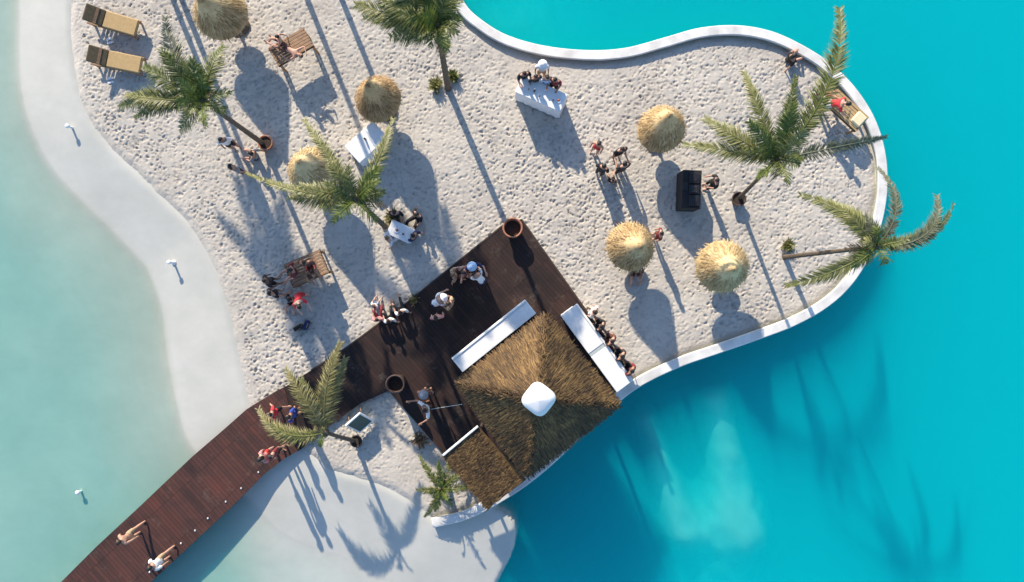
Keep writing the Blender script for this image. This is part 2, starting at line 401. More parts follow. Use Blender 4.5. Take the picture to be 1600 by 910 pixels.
# ---------------------------------------------------------------- sand with trodden footprints
st = 0.042
xs = np.arange(-18.5, 15.2, st); ys = np.arange(-9.8, 13.2, st)
X, Y = np.meshgrid(xs, ys, indexing='ij'); pts = np.stack([X.ravel(), Y.ravel()], -1)
cand = sdf(pts[::1], sand_poly).reshape(X.shape)
Z = vnoise(X, Y, 2.5, 11) * 0.05 + vnoise(X, Y, 0.7, 12) * 0.035 + vnoise(X, Y, 0.22, 13) * 0.018
ns = 46000
cx = rng.uniform(xs[0], xs[-1], ns); cy = rng.uniform(ys[0], ys[-1], ns)
wlk = vnoise(cx, cy, 3.0, 21) + 0.5
K = 5; gx = np.arange(-K, K + 1) * st; GX, GY = np.meshgrid(gx, gx, indexing='ij')
for i in range(ns):
    a = rng.uniform(0, math.pi); L = rng.uniform(0.055, 0.10); Wd = rng.uniform(0.032, 0.05); dp = rng.uniform(0.018, 0.045) * (0.55 + 0.8 * wlk[i])
    u = GX * math.cos(a) + GY * math.sin(a); v_ = -GX * math.sin(a) + GY * math.cos(a)
    q = (u / L) ** 2 + (v_ / Wd) ** 2
    ii = int((cx[i] - xs[0]) / st); jj = int((cy[i] - ys[0]) / st)
    if ii < K or jj < K or ii >= len(xs) - K or jj >= len(ys) - K: continue
    Z[ii - K:ii + K + 1, jj - K:jj + K + 1] += dp * (-np.exp(-q) + 0.45 * np.exp(-(q - 1.7) ** 2 * 1.2))
amp = sstep(0.0, -0.9, cand) * (1 - 0.7 * sstep(-5.2, -6.6, Y) * sstep(-2.5, -4.0, X))
dcp = sdf(pts, np.array(xy(cop_s) + [(-10, -8)])).reshape(X.shape)
Z = Z * (0.25 + 0.75 * amp)
edge = sstep(-0.45, 0.16, cand + vnoise(X, Y, 0.35, 31) * 0.12)
Z = Z - edge * 0.16 * 1.0
sand = link('sand', grid_mesh('sand', xs, ys, Z, cand < 0.16, M['sand'])); tag(sand, kind='structure')

# ---------------------------------------------------------------- pool wall with coping
def sweep(line, prof):
    vs = []; n = len(prof); N = len(line); fs = []
    for i, p in enumerate(line):
        t = (line[min(i + 1, N - 1)] - line[max(i - 1, 0)]).normalized(); nn = Vector((-t.y, t.x, 0))
        for o, z in prof: vs.append((p.x + nn.x * o, p.y + nn.y * o, z))
    for i in range(N - 1):
        for k in range(n):
            k2 = (k + 1) % n
            fs.append((i * n + k, i * n + k2, (i + 1) * n + k2, (i + 1) * n + k))
    fs.append(tuple(range(n - 1, -1, -1))); fs.append(tuple((N - 1) * n + k for k in range(n)))
    return MB().add(vs, fs)
wt = thing('pool_wall', 'low white curving retaining wall with rounded coping between the sand and the turquoise pool', 'wall')
sweep(cop_s, [(-0.13, -6.0), (0.13, -6.0), (0.13, 0.089), (-0.13, 0.089)]).build('wall', M['plaster'], wt)
sweep(cop_s, [(-0.17, 0.09), (0.17, 0.09), (0.19, 0.12), (0.19, 0.17), (0.16, 0.2), (-0.16, 0.2), (-0.19, 0.17), (-0.19, 0.12)]).build('coping', M['coping'], wt)

# ---------------------------------------------------------------- wooden deck and bridge
DZ = 0.14
def pp(l, z): return [(P(x, y, z).x, P(x, y, z).y) for x, y in l]
bridge = [(30, 970), (-120, 1110), (30, 1110), (175, 968), (235, 910), (300, 850), (360, 794), (412, 742), (444, 717), (469, 703), (444, 605), (430, 612), (385, 640), (350, 671), (300, 714), (220, 790), (150, 855), (95, 910)]
bt_ = thing('wooden_bridge', 'long dark red-brown plank footbridge crossing the shallow water to the island', 'bridge')
MB().prism(pp(bridge, DZ), 0.06, DZ).build('walkway', M['deck'], bt_)
for (x, y) in [(130, 893), (210, 820), (290, 750), (250, 880), (330, 805), (400, 738)]:
    q = P(x, y, 0); MB().box(q.x, q.y, -0.5, 0.14, 0.14, 1.1).build('pile', M['darkwood'], bt_)
deck = [(444.5, 605), (486, 579), (513, 564), (543, 542), (573, 522), (640, 470), (720, 405), (786, 352), (815, 343), (905, 470), (985, 582), (955, 612), (905, 655), (862, 702), (812, 745), (758, 780), (700, 718), (607, 611), (563, 631), (508, 671), (469.5, 703)]
dk = thing('wooden_deck', 'broad dark brown plank terrace around the thatched bar', 'deck')
MB().prism(pp(deck, DZ), -0.06, DZ - 0.001).build('planking', M['terrace'], dk)
edge_ = [P(x, y, DZ) for x, y in [(486, 579), (543, 542), (640, 470), (786, 352), (815, 343), (905, 470), (985, 582)]]
for p in edge_: p.z = 0
sweep(edge_, [(-0.03, -0.05), (0.03, -0.05), (0.03, DZ + 0.012), (-0.03, DZ + 0.012)]).build('fascia', M['darkwood'], dk)
for i, (x, y) in enumerate([(407, 741), (380, 766), (356, 787), (328, 813), (308, 832), (286, 852), (237, 897)]):
    q = P(x - 3, y - 3, DZ)
    if i == 0:
        l0 = thing('deck_light', 'x', 'light', q, 0, 'small round lights set along the bridge edge')
        MB().lathe([(0.0, 0.0), (0.055, 0.0), (0.055, 0.03), (0.04, 0.045), (0.0, 0.045)], 12).build('rim', M['metal'], l0)
        MB().lathe([(0.0, 0.046), (0.035, 0.046), (0.03, 0.055), (0.0, 0.058)], 12).build('lens', M['white'], l0)
        o = l0
    else:
        o = copy_tree(l0); o.location = q
    o.scale = (0.72, 0.72, 0.72)
    o['label'] = 'small white light on right edge of the bridge, %s' % ['closest to the island', 'second from the island end', 'third from the island end', 'middle of the seven', 'third from the near end', 'second from the near end', 'closest to the person in white'][i]

# ---------------------------------------------------------------- thatch
def blade(mb, p, d, side, nrm, L, wdt, lift):
    p1 = p + d * L * 0.55 + nrm * lift; p2 = p + d * L + nrm * (lift * 0.4)
    mb.add([p - side * wdt, p + side * wdt, p1 + side * wdt * 0.8, p1 - side * wdt * 0.8, p2 + side * wdt * 0.25, p2 - side * wdt * 0.25],
           [(0, 1, 2, 3), (3, 2, 4, 5)])
def umbrella_mesh(seed, Rr=0.98, z0=1.35, z1=2.9):
    rr = random.Random(seed); mb = MB()
    slope = (z1 - z0) / Rr
    prof = [(0.001, z1 - 0.03), (0.12, z1 - 0.10), (Rr * 0.5, z0 + (z1 - z0) * 0.52 - 0.05), (Rr * 0.93, z0 - 0.01), (Rr * 0.90, z0 - 0.05), (Rr * 0.45, z0 + 0.65), (0.02, z1 - 0.2)]
    mb.lathe(prof, 28)
    for lay in range(10):
        r0 = Rr * (0.90 - 0.093 * lay); n = int(30 + 150 * r0)
        for k in range(n):
            th = 2 * math.pi * (k + rr.random()) / n + lay; r_ = max(0.01, r0 * rr.uniform(0.86, 1.05))
            rad = Vector((math.cos(th), math.sin(th), 0)); z = z1 - (z1 - z0) * (r_ / Rr) ** 0.93 + 0.01
            d = (rad - Vector((0, 0, slope * rr.uniform(0.85, 1.2)))).normalized()
            sd_ = Vector((-math.sin(th), math.cos(th), 0)); d = (d + sd_ * rr.uniform(-0.22, 0.22)).normalized()
            nr = sd_.cross(d); nr = nr if nr.z > 0 else -nr
            blade(mb, rad * r_ + Vector((0, 0, z)), d, sd_, nr, rr.uniform(0.2, 0.34) * (1.0 if lay else 0.75), rr.uniform(0.008, 0.02), rr.uniform(0.005, 0.05))
    for k in range(60):
        th = rr.random() * 6.28; rad = Vector((math.cos(th), math.sin(th), 0))
        d = (rad * rr.uniform(0.3, 1) + Vector((0, 0, -0.5))).normalized(); sd_ = Vector((-math.sin(th), math.cos(th), 0))
        blade(mb, Vector((0, 0, z1 + 0.03)), d, sd_, Vector((0, 0, 1)), rr.uniform(0.12, 0.24), 0.012, 0.02)
    return mb.mesh('thatch')
UM = [umbrella_mesh(1), umbrella_mesh(2), umbrella_mesh(3)]
for me in UM: me.materials.append(STRAW[0])
um = [(338, 8, 1.12, 0, 0, 'thatched parasol cut by the top edge of the photo, beside the two sun loungers'),
      (590, 152, 0.96, 1, 1, 'brown thatched parasol in the middle of the sand, just above the white draped table'),
      (484, 268, 1.0, 2, 2, 'pale straw parasol partly covered by palm fronds'),
      (1041, 202, 1.0, 1, 0, 'golden thatched parasol touched by the long frond of the big palm, below the round pool'),
      (985, 382, 1.0, 2, 0, 'golden thatched parasol nearest the dark deck, left of its twin'),
      (1138, 411, 1.06, 0, 2, 'pale thatched parasol right of its twin and below the black console')]
for i, (x, y, s_, mi, si, lb) in enumerate(um):
    q = P(x, y, 2.0); q.z = 0
    u = thing('thatched_parasol', lb, 'parasol', q, random.uniform(0, 6), 'thatched parasols on the sand'); u.scale = (s_, s_ * (0.93 + 0.03 * (i % 3)), 1 + 0.05 * (i % 2)); u.rotation_euler = (R([3, -4, 2, 5, -3, 4][i]), R([-4, 2, 5, -2, 4, -3][i]), i * 1.3)
    th = link('thatch', UM[mi], u); th.material_slots[0].link = 'OBJECT'; th.material_slots[0].material = STRAW[si]
    MB().tube([(0, 0, -0.1), (0, 0, 2.8)], [0.055, 0.045], 8).build('pole', M['pole'], u, True)
    rb = MB()
    for k in range(8):
        a = k * math.pi / 4; rb.tube([(0.04 * math.cos(a), 0.04 * math.sin(a), 2.6), (0.84 * math.cos(a), 0.84 * math.sin(a), 1.38)], 0.016, 5)
    rb.build('rib', M['pole'], u)
    MB().lathe([(0.06, 0.70), (0.50, 0.70), (0.52, 0.715), (0.52, 0.74), (0.50, 0.75), (0.06, 0.75)], 24).build('shadow_shelf', M['teak'], u, True)  # unseen disc added on the pole to fill out the parasol's cast shadow
    MB().lathe([(0.001, 0.0), (0.42, 0.0), (0.42, 0.05), (0.10, 0.10), (0.08, 0.30), (0.05, 0.32)], 20).build('base', M['pole'], u, True)

# ---------------------------------------------------------------- palms
def bez(a, b, c, n):
    return [a * (1 - t) ** 2 + b * 2 * t * (1 - t) + c * t * t for t in [i / n for i in range(n + 1)]]
def frond_mb(pts, Lmax, seed, dens=24, droop=0.35):
    rr = random.Random(seed); mb = MB(); torn = [rr.random() for _ in range(3)]; tw = rr.uniform(-0.5, 0.5)
    N = len(pts); L = sum((pts[i + 1] - pts[i]).length for i in range(N - 1))
    mb.tube(pts, [0.028 * (1 - i / (N - 1)) + 0.005 for i in range(N)], 5)
    n = max(8, int(L * dens))
    for k in range(n):
        t = 0.10 + 0.90 * (k + rr.random() * 0.7) / n; f = t * (N - 1); i = min(int(f), N - 2); u = min(f - i, 1.0)
        p = pts[i].lerp(pts[i + 1], u); tg = (pts[i + 1] - pts[i]).normalized()
        sd_ = tg.cross(Vector((0, 0, 1)))
        if sd_.length < 0.05: sd_ = Vector((1, 0, 0))
        sd_.normalize(); up = sd_.cross(tg).normalized()
        ll = Lmax * (0.35 + 0.65 * math.sin(min(1, t * 1.12) * math.pi * 0.86 + 0.35)) * rr.uniform(0.55, 1.15)
        for s_ in (-1, 1):
            if rr.random() < 0.07 or any(abs(t - tq) < 0.009 for tq in torn): continue
            fw = 0.55 + 0.75 * t + rr.uniform(-0.15, 0.15)
            d = (sd_ * s_ + tg * fw + up * (rr.uniform(-0.1, 0.4) + tw * s_ * t)).normalized()
            wv = tg.cross(d).cross(d).normalized() * rr.uniform(0.008, 0.018)
            p1 = p + d * ll * 0.5 - Vector((0, 0, ll * droop * 0.15)); p2 = p + d * ll * 0.97 - Vector((0, 0, ll * droop * rr.uniform(0.5, 1.2)))
            mb.add([p - wv * 0.6, p + wv * 0.6, p1 + wv, p1 - wv, p2], [(0, 1, 2, 3), (3, 2, 4)])
    return mb
def palm(base, crown, h, fronds, label, tr=0.13, leaf=0, nshort=7, bend=0.12, Lm=0.58, nsd=3, group='palms on the island', drop=None, extra=0):
    """base/crown in picture pixels, h = crown height in metres; fronds = (tip px, tip height, rise, side, leafmat, scale)"""
    B = P(base[0], base[1], 0); Cw = P(crown[0], crown[1], h)
    root = thing('palm_tree', label, 'palm', B, 0, group)
    loc = lambda v: v - B
    mid = B.lerp(Cw, 0.5) + Vector(((Cw - B).y * bend, -(Cw - B).x * bend, h * 0.02))
    pts = bez(loc(B) + Vector((0, 0, -0.05)), loc(mid), loc(Cw), 26)
    mb = MB(); mb.tube(pts, [tr * (1.25 if i == 0 else 1.0) * (1 - 0.35 * i / 26) * (1 + 0.09 * (i % 2)) for i in range(27)], 10)
    mb.build('trunk', M['trunk'], root)
    rr = random.Random(int(base[0] * 7 + base[1]))
    cr = loc(Cw)
    # leaf base boot
    bo = MB()
    for k in range(16):
        a = rr.random() * 6.28; d = Vector((math.cos(a), math.sin(a), rr.uniform(0.1, 1.2))).normalized()
        bo.tube([cr - Vector((0, 0, 0.25)) + d * 0.02, cr - Vector((0, 0, 0.1)) + d * 0.2], [0.04, 0.015], 5)
    bo.ball(cr - Vector((0, 0, 0.12)), (tr * 1.15, tr * 1.15, 0.28), 10, 6)
    bo.build('crown_shaft', M['trunk'], root)
    for j, fd in enumerate(fronds):
        (tx, ty), th, rise, side, lf, sc = fd
        T = loc(P(tx, ty, th)); mid = cr.lerp(T, 0.5); hd = T - cr; hd.z = 0
        perp = Vector((-hd.y, hd.x, 0))
        mid = mid + perp * side + Vector((0, 0, rise))
        frond_mb(bez(cr, mid, T, 16), Lm * sc, j * 13 + int(tx), 58).build('frond', LEAF[lf], root)
    if h > 3:
        for k in range(3):      # dead fronds hanging down along the trunk
            a = rr.random() * 6.28; ln = rr.uniform(0.4, 0.8)
            T = cr + Vector((math.cos(a) * ln, math.sin(a) * ln, -rr.uniform(0.8, 1.4)))
            frond_mb(bez(cr, cr.lerp(T, 0.3) + Vector((math.cos(a) * 0.4, math.sin(a) * 0.4, 0.3)), T, 8), Lm * 0.55, k + 191, 26).build('dead_frond', LEAF[4], root)
    for k in range(nshort):
        a = 2 * math.pi * (k + rr.random() * 0.6) / nshort; ln = rr.uniform(0.5, 1.1) * (1 if h > 3 else 0.5)
        T = cr + Vector((math.cos(a) * ln, math.sin(a) * ln, rr.uniform(0.0, 0.9)))
        mid = cr.lerp(T, 0.5) + Vector((0, 0, 0.3))
        frond_mb(bez(cr, mid, T, 8), Lm * 0.7, k + 77, 34).build('frond', LEAF[rr.choice([leaf, 3])], root)
    return root
# left palm
palm((413, 226), (318, 158), 5.6, [
    ((258, 28), 5.6, 0.7, 0.08, 5, 1.0), ((186, 168), 5.0, 0.9, -0.05, 0, 1.1), ((196, 148), 5.4, 0.6, 0.1, 1, 1.0), ((226, 104), 5.8, 0.6, 0.02, 0, 1.1),
    ((350, 72), 5.6, 0.8, -0.08, 0, 0.9), ((282, 208), 4.8, 0.6, 0.1, 1, 0.9), ((252, 78), 6.4, 0.3, 0.0, 0, 1.0), ((300, 92), 6.5, 0.2, 0.05, 3, 1.0),
    ((210, 185), 4.8, 0.8, -0.02, 0, 0.8)],
    'leafy green palm on the left, its trunk leaning over the sand beside the two loungers', 0.1, 0, 9)
palm((700, 138), (684, 42), 6.2, [
    ((556, 8), 6.0, 0.5, 0.05, 1, 1.2), ((590, 30), 5.8, 0.5, 0.1, 0, 1.1), ((575, -30), 6.4, 0.5, 0.1, 0, 1.1), ((625, -60), 6.6, 0.5, 0.0, 0, 1.1),
    ((718, -50), 6.6, 0.4, -0.1, 0, 1.1), ((716, 26), 6.2, 0.3, -0.1, 0, 0.9), ((610, 58), 5.4, 0.5, 0.12, 0, 1.0), ((645, 60), 5.4, 0.3, 0.05, 0, 1.0),
    ((700, 75), 5.0, 0.4, 0.1, 0, 0.7), ((660, -30), 6.9, 0.2, 0.0, 3, 1.0), ((600, 5), 6.6, 0.3, 0.0, 0, 1.2), ((568, 28), 5.4, 0.6, 0.0, 1, 1.1), ((628, 22), 7.0, 0.1, 0.0, 0, 1.3), ((606, -25), 7.2, 0.1, 0.0, 0, 1.3), ((665, 20), 7.2, 0.1, 0.0, 3, 1.2), ((700, -20), 7.0, 0.1, 0.0, 0, 1.2), ((640, 40), 6.4, 0.2, 0.1, 0, 1.2)],
    'bushy dark green palm at the top edge beside the rounded pool bay', 0.12, 0, 10)
palm((601, 354), (556, 312), 5.4, [
    ((474, 186), 5.4, 0.4, -0.03, 1, 0.7), ((384, 270), 4.9, 0.7, 0.10, 1, 0.5), ((450, 308), 5.0, 0.5, 0.05, 1, 0.9), ((500, 322), 4.6, 0.4, 0.08, 0, 0.9),
    ((614, 186), 5.4, 0.7, -0.14, 1, 0.7), ((592, 262), 6.2, 0.3, -0.05, 3, 0.9), ((515, 250), 6.0, 0.4, 0.03, 1, 0.8), ((470, 290), 6.0, 0.2, 0.03, 1, 0.8), ((600, 300), 5.6, 0.3, 0.0, 0, 0.8)],
    'olive palm whose crown covers the pale parasol near the middle left', 0.1, 0, 5)
palm((1153, 312), (1213, 250), 4.9, [
    ((1162, 112), 5.2, 0.6, 0.06, 1, 0.8), ((1102, 186), 5.0, 0.7, 0.1, 1, 1.0), ((1070, 226), 4.6, 0.7, 0.03, 1, 0.85), ((1386, 214), 4.6, 0.8, -0.02, 5, 0.7),
    ((1312, 14), 5.4, 1.0, -0.18, 0, 1.15), ((1244, 120), 5.6, 0.6, 0.05, 0, 0.8), ((1240, 165), 6.2, 0.4, 0.0, 3, 1.1), ((1258, 205), 6.2, 0.3, 0.0, 1, 1.0), ((1170, 190), 6.0, 0.3, 0.05, 3, 1.0)],
    'large bright green palm with long spread fronds at the right of the island', 0.08, 0, 7, -0.05)
palm((1226, 402), (1368, 386), 6.0, [
    ((1464, 304), 5.6, 0.9, -0.42, 5, 0.75), ((1250, 305), 5.4, 0.8, -0.12, 1, 0.75), ((1372, 262), 5.4, 0.8, -0.30, 5, 0.6), ((1228, 446), 4.4, 0.9, 0.1, 1, 0.8),
    ((1322, 330), 6.4, 0.3, 0.05, 1, 0.9), ((1352, 338), 6.3, 0.3, 0.0, 5, 0.8), ((1402, 376), 6.2, 0.3, 0.0, 3, 0.5), ((1300, 318), 5.6, 0.6, -0.1, 1, 0.9), ((1490, 318), 5.6, 0.8, -0.25, 1, 0.7)],
    'thin palm leaning far over the pool wall at the right, fronds above the water', 0.09, 1, 5, 0.0)
palm((556, 690), (508, 676), 2.6, [
    ((532, 536), 3.2, 0.5, 0.10, 2, 1.5), ((446, 578), 3.0, 0.6, -0.10, 2, 1.5), ((404, 640), 2.6, 0.5, 0.38, 2, 1.4), ((540, 560), 3.0, 0.4, 0.05, 2, 1.3), ((420, 660), 2.8, 0.4, 0.25, 1, 1.2), ((470, 592), 3.1, 0.3, 0.0, 1, 1.2)],
    'yellowish palm with three wide fronds hanging over the landward end of the footbridge', 0.09, 2, 3, 0.0, 0.36)
palm((700, 752), (690, 764), 0.7, [
    ((655, 712), 0.7, 0.35, 0.0, 0, 0.8), ((728, 735), 0.8, 0.3, 0.1, 0, 0.8), ((663, 808), 0.4, 0.35, 0.1, 0, 0.8), ((708, 792), 0.5, 0.3, 0.0, 0, 0.8),
    ((650, 765), 0.6, 0.35, 0.0, 1, 0.8), ((712, 700), 0.8, 0.3, 0.0, 1, 0.8), ((740, 760), 0.7, 0.3, 0.0, 0, 0.8), ((685, 722), 1.1, 0.2, 0, 3, 0.8), ((680, 800), 0.6, 0.3, 0, 0, 0.8)],
    'short bushy palm on the sand tip below the thatched annex roof', 0.09, 0, 5, 0.0, 0.34)
# palms just outside the frame: their shadows fall across the picture
def outside(bx, by, h, rad, label):
    c = P(bx, by, 0); k = H / (H - h); cx_, cy_ = 800 + (bx - 800) * k, 455 + (by - 455) * k
    fr_ = []
    for i in range(13):
        a = i * 2 * math.pi / 13 + bx; r_ = rad * (0.8 + 0.3 * ((i * 7) % 5) / 5) * S * k
        fr_.append(((cx_ + r_ * math.cos(a), cy_ + r_ * math.sin(a)), h - 0.7 + 0.9 * (i % 3), 0.6, 0.06, i % 2, 1.3))
    palm((bx, by), (cx_, cy_), h, fr_, label, 0.11, 0, 8, 0.02)
outside(245, -62, 6.3, 1.3, 'tall palm beyond the top edge of the photo, above the left parasol')
outside(272, -30, 6.9, 1.25, 'tall palm beyond the top edge of the photo, just left of the top left parasol')
outside(506, -70, 7.2, 1.7, 'tall palm beyond the top edge of the photo, above the raised daybed')
outside(440, -100, 8.0, 1.9, 'tallest palm beyond the top edge of the photo, right of the left parasol')

# ---------------------------------------------------------------- pots and small plants
def pot(x, y, z, r, h, mat, label, name='plant_pot', soil=0.85):
    q = P(x, y, z + h); q.z = z
    o = thing(name, label, 'pot', q)
    MB().lathe([(0.001, 0.0), (r * 0.68, 0.0), (r * 0.92, h * 0.75), (r * 0.95, h * 0.88), (r * 1.08, h * 0.9), (r * 1.08, h), (r * 0.92, h), (r * 0.86, h * soil), (r * 0.8, h * soil - 0.02)], 28).build('body', mat, o, True)
    MB().lathe([(0.001, h * soil), (r * 0.87, h * soil - 0.005)], 28).build('soil', M['soil'], o)
    return o
pot(801, 356, DZ, 0.36, 0.62, M['terracotta'], 'large terracotta pot on the top corner of the dark deck', soil=0.55)
pot(617, 601, DZ, 0.33, 1.25, M['darkpot'], 'tall black planter on the deck corner beside the shaded sand', soil=0.75)
pot(414, 223, -0.03, 0.27, 0.42, M['terracotta'], 'reddish pot at the foot of the left leaning palm')
pot(1155, 311, -0.03, 0.26, 0.40, M['darkpot'], 'dark pot at the foot of the large palm beside the black console')
pot(556, 690, -0.03, 0.22, 0.35, M['darkpot'], 'dark pot at the foot of the yellowish palm by the bridge')
def shrub(x, y, r, label, leaf=0, n=60, h=0.5):
    q = P(x, y, 0.2); q.z = 0
    o = thing('shrub', label, 'shrub', q); rr = random.Random(int(x)); mb = MB(); stt = MB()
    for k in range(n):
        a = rr.random() * 6.28; e = rr.uniform(0.2, 1.4); d = Vector((math.cos(a) * math.cos(e), math.sin(a) * math.cos(e), math.sin(e)))
        L = r * rr.uniform(0.6, 1.1); p0 = Vector((0, 0, 0.02)); p1 = d * L + Vector((0, 0, 0))
        stt.tube([p0, p1], [0.007, 0.003], 4)
        for j in range(7):
            p = p0.lerp(p1, 0.3 + 0.7 * j / 6); dd_ = (d + Vector((rr.uniform(-1, 1), rr.uniform(-1, 1), rr.uniform(-0.5, 0.8)))).normalized()
            s2 = dd_.cross(Vector((0, 0, 1))).normalized() * 0.018
            mb.add([p - s2 * 0.4, p + s2 * 0.4, p + dd_ * 0.07 + s2, p + dd_ * 0.07 - s2, p + dd_ * 0.14], [(0, 1, 2, 3), (3, 2, 4)])
    mb.build('leaves', LEAF[leaf], o); stt.build('stem', M['trunk'], o)
shrub(708, 118, 0.24, 'small dark green shrub right of the top palm trunk', 0)
shrub(680, 132, 0.30, 'pale olive shrub left of the top palm trunk', 1)
shrub(1233, 384, 0.26, 'small shrub beside the foot of the thin right-hand palm', 1)
shrub(612, 340, 0.34, 'yellowish shrub beside the white table group under the olive palm', 2)
shrub(655, 690, 0.4, 'grey-green shrub on the shaded sand left of the annex roof', 4, 40)
shrub(648, 470, 0.22, 'little dry shrub at the edge of the deck', 2, 30)

# ---------------------------------------------------------------- thatched bar
bar = thing('beach_bar', 'square thatched beach bar roof with a white cap standing on the dark deck', 'bar', P(840, 617, 0) * 0.9)
bar.location = (P(842, 620, 2.7).x, P(842, 620, 2.7).y, 0)
B0 = Vector(bar.location)
EZ, AZ = 2.6, 4.75
corners = [P(x, y, EZ) - B0 for x, y in [(853, 488), (972, 633), (824, 750), (710, 599)]]
apex = P(842, 625, AZ) - B0
ct = MB()
low = [c + Vector((0, 0, -0.16)) for c in corners]
ct.add([c * 0.985 for c in corners] + [apex - Vector((0, 0, 0.03))] + [Vector((l.x * 0.97, l.y * 0.97, l.z)) for l in low],
       [(1, 0, 4), (2, 1, 4), (3, 2, 4), (0, 3, 4), (0, 1, 6, 5), (1, 2, 7, 6), (2, 3, 8, 7), (3, 0, 5, 8), (5, 6, 7, 8)])
rr = random.Random(5)
def thatch_face(mb, a, b, ap, rows, per, L0=0.5, wd=0.016):
    e = (b - a).normalized(); nrm = (b - a).cross(ap - a).normalized(); nrm = nrm if nrm.z > 0 else -nrm
    dn = nrm.cross(e).normalized(); dn = dn if dn.z < 0 else -dn
    for r_ in range(rows):
        f = r_ / rows
        for k in range(int(per * (1 - f)) + 3):
            ff = min(0.985, f + rr.random() / rows); s_ = rr.random()
            p = a.lerp(ap, ff).lerp(b.lerp(ap, ff), s_) + nrm * 0.01
            fan = (p - ap).normalized()
            d = (dn * 0.75 + fan * 0.4 + e * rr.uniform(-0.25, 0.25) + nrm * rr.uniform(-0.02, 0.12)).normalized()
            blade(mb, p, d, d.cross(nrm).normalized(), nrm, L0 * rr.uniform(0.5, 1.1) * (0.3 if f < 0.1 else 1), wd * rr.uniform(0.6, 1.3), rr.uniform(0.003, 0.022))
for i in range(4): thatch_face(ct, corners[(i + 1) % 4], corners[i], apex, 18, 280)
# hip rolls
for c in corners:
    for k in range(420):
        f = rr.uniform(0.12, 1); p = c.lerp(apex, f) + Vector((rr.gauss(0, .07), rr.gauss(0, .07), 0.05)); d = (c - apex).normalized(); sd_ = d.cross(Vector((0, 0, 1))).normalized()
        d2 = (d + sd_ * rr.uniform(-1.3, 1.3)).normalized()
        blade(ct, p, d2, d2.cross(Vector((0, 0, 1))).normalized(), Vector((0, 0, 1)), rr.uniform(0.15, 0.3), 0.014, 0.03)
ct.build('thatched_roof', STRAW[3], bar)
cp = MB(); M_ = Matrix.Translation(apex) @ Matrix.Rotation(R(-38), 4, 'Z')
ca = []
for k in range(32):
    th = 2 * math.pi * k / 32; c_, s_ = math.cos(th), math.sin(th)
    ca.append((math.copysign(abs(c_) ** 0.55, c_), math.copysign(abs(s_) ** 0.55, s_)))
vs = []; fs = []
for r_, z in [(0.46, -0.24), (0.48, -0.16), (0.47, -0.09), (0.45, -0.05), (0.30, 0.06), (0.001, 0.13)]:
    for c_, s_ in ca: vs.append(M_ @ Vector((c_ * r_, s_ * r_, z)))
for i in range(5):
    for k in range(32): fs.append((i * 32 + k, i * 32 + (k + 1) % 32, (i + 1) * 32 + (k + 1) % 32, (i + 1) * 32 + k))
cp.add(vs, fs).build('roof_cap', M['white'], bar, True)
for c in corners:
    pm = MB(); pm.tube([Vector((c.x * 0.78, c.y * 0.78, DZ)), Vector((c.x * 0.78, c.y * 0.78, EZ + 0.1))], 0.08, 8); pm.build('post', M['darkwood'], bar, True)
# annex roof, lower, thatched
an = thing('thatched_annex', 'low brown thatched lean-to roof attached below the bar roof beside the pool wall', 'shelter', P(760, 728, 0))
A0 = Vector(an.location)
ac = [P(x, y, z) - A0 for x, y, z in [(694, 713, 2.0), (748, 668, 2.25), (822, 750, 2.25), (762, 795, 2.0)]]
am = MB(); am.add(ac + [c - Vector((0, 0, 0.12)) for c in ac], [(3, 2, 1, 0), (4, 5, 6, 7), (0, 1, 5, 4), (1, 2, 6, 5), (2, 3, 7, 6), (3, 0, 4, 7)])
e1 = ac[1] - ac[0]; e2 = ac[3] - ac[0]; nrm = e1.cross(e2).normalized(); nrm = nrm if nrm.z > 0 else -nrm
for k in range(4200):
    u, v_ = rr.random(), rr.random(); p = ac[0] + e1 * u + e2 * v_ + nrm * 0.01
    d = (-e1.normalized() + e2.normalized() * rr.uniform(-0.25, 0.25)).normalized()
    blade(am, p, d, d.cross(nrm).normalized(), nrm, rr.uniform(0.15, 0.4) * (0.3 if u < 0.1 else 1), rr.uniform(0.009, 0.02), rr.uniform(0.005, 0.05))
am.build('thatched_roof', STRAW[3], an)
for c in ac:
    q = c * 0.85; MB().tube([(q.x, q.y, DZ), (q.x, q.y, 1.98)], 0.06, 8).build('post', M['darkwood'], an, True)
MB().box(0, 0, 0, (ac[1] - ac[0]).length, 0.07, 0.12, Matrix.Translation((ac[0] + ac[1]) / 2 + Vector((-0.03, 0.05, 0.06))) @ Matrix.Rotation(math.atan2(e1.y, e1.x), 4, 'Z') @ Matrix.Rotation(-math.asin(e1.normalized().z), 4, 'Y'), 0.01).build('fascia', M['white'], an)
# counters
def counter(p0, p1, wpx, z, label, split=None, group='white bar counters'):
    a = P(*p0, z); b_ = P(*p1, z); L = (b_ - a).length; W = wpx / S
    mid = (a + b_) / 2; rz = math.atan2((b_ - a).y, (b_ - a).x)
    o = thing('bar_counter', label, 'counter', (mid.x, mid.y, 0), rz, group)
    if split is None:
        MB().box(0, 0, z - 0.03, L, W, 0.06, None, 0.012).build('countertop', M['white'], o)
    else:
        MB().box(-L / 2 + L * split / 2 - 0.04, 0, z - 0.03, L * split - 0.08, W, 0.06, None, 0.012).build('countertop', M['white'], o)
        MB().box(L / 2 - L * (1 - split) / 2 + 0.04, 0, z - 0.03, L * (1 - split) - 0.08, W, 0.06, None, 0.012).build('countertop', M['white'], o)
        MB().box(-L / 2 + L * split, 0, z - 0.045, 0.155, W - 0.02, 0.05).build('joint', M['greypanel'], o)
    MB().box(0, W / 2 - 0.06, z + 0.02, L, 0.05, 0.04, None, 0.008).build('rim', M['white'], o)
    MB().box(0, -0.05, (DZ + z) / 2 - 0.03, L - 0.08, W - 0.22, z - DZ - 0.06).build('front_panel', M['white'], o)
    return o
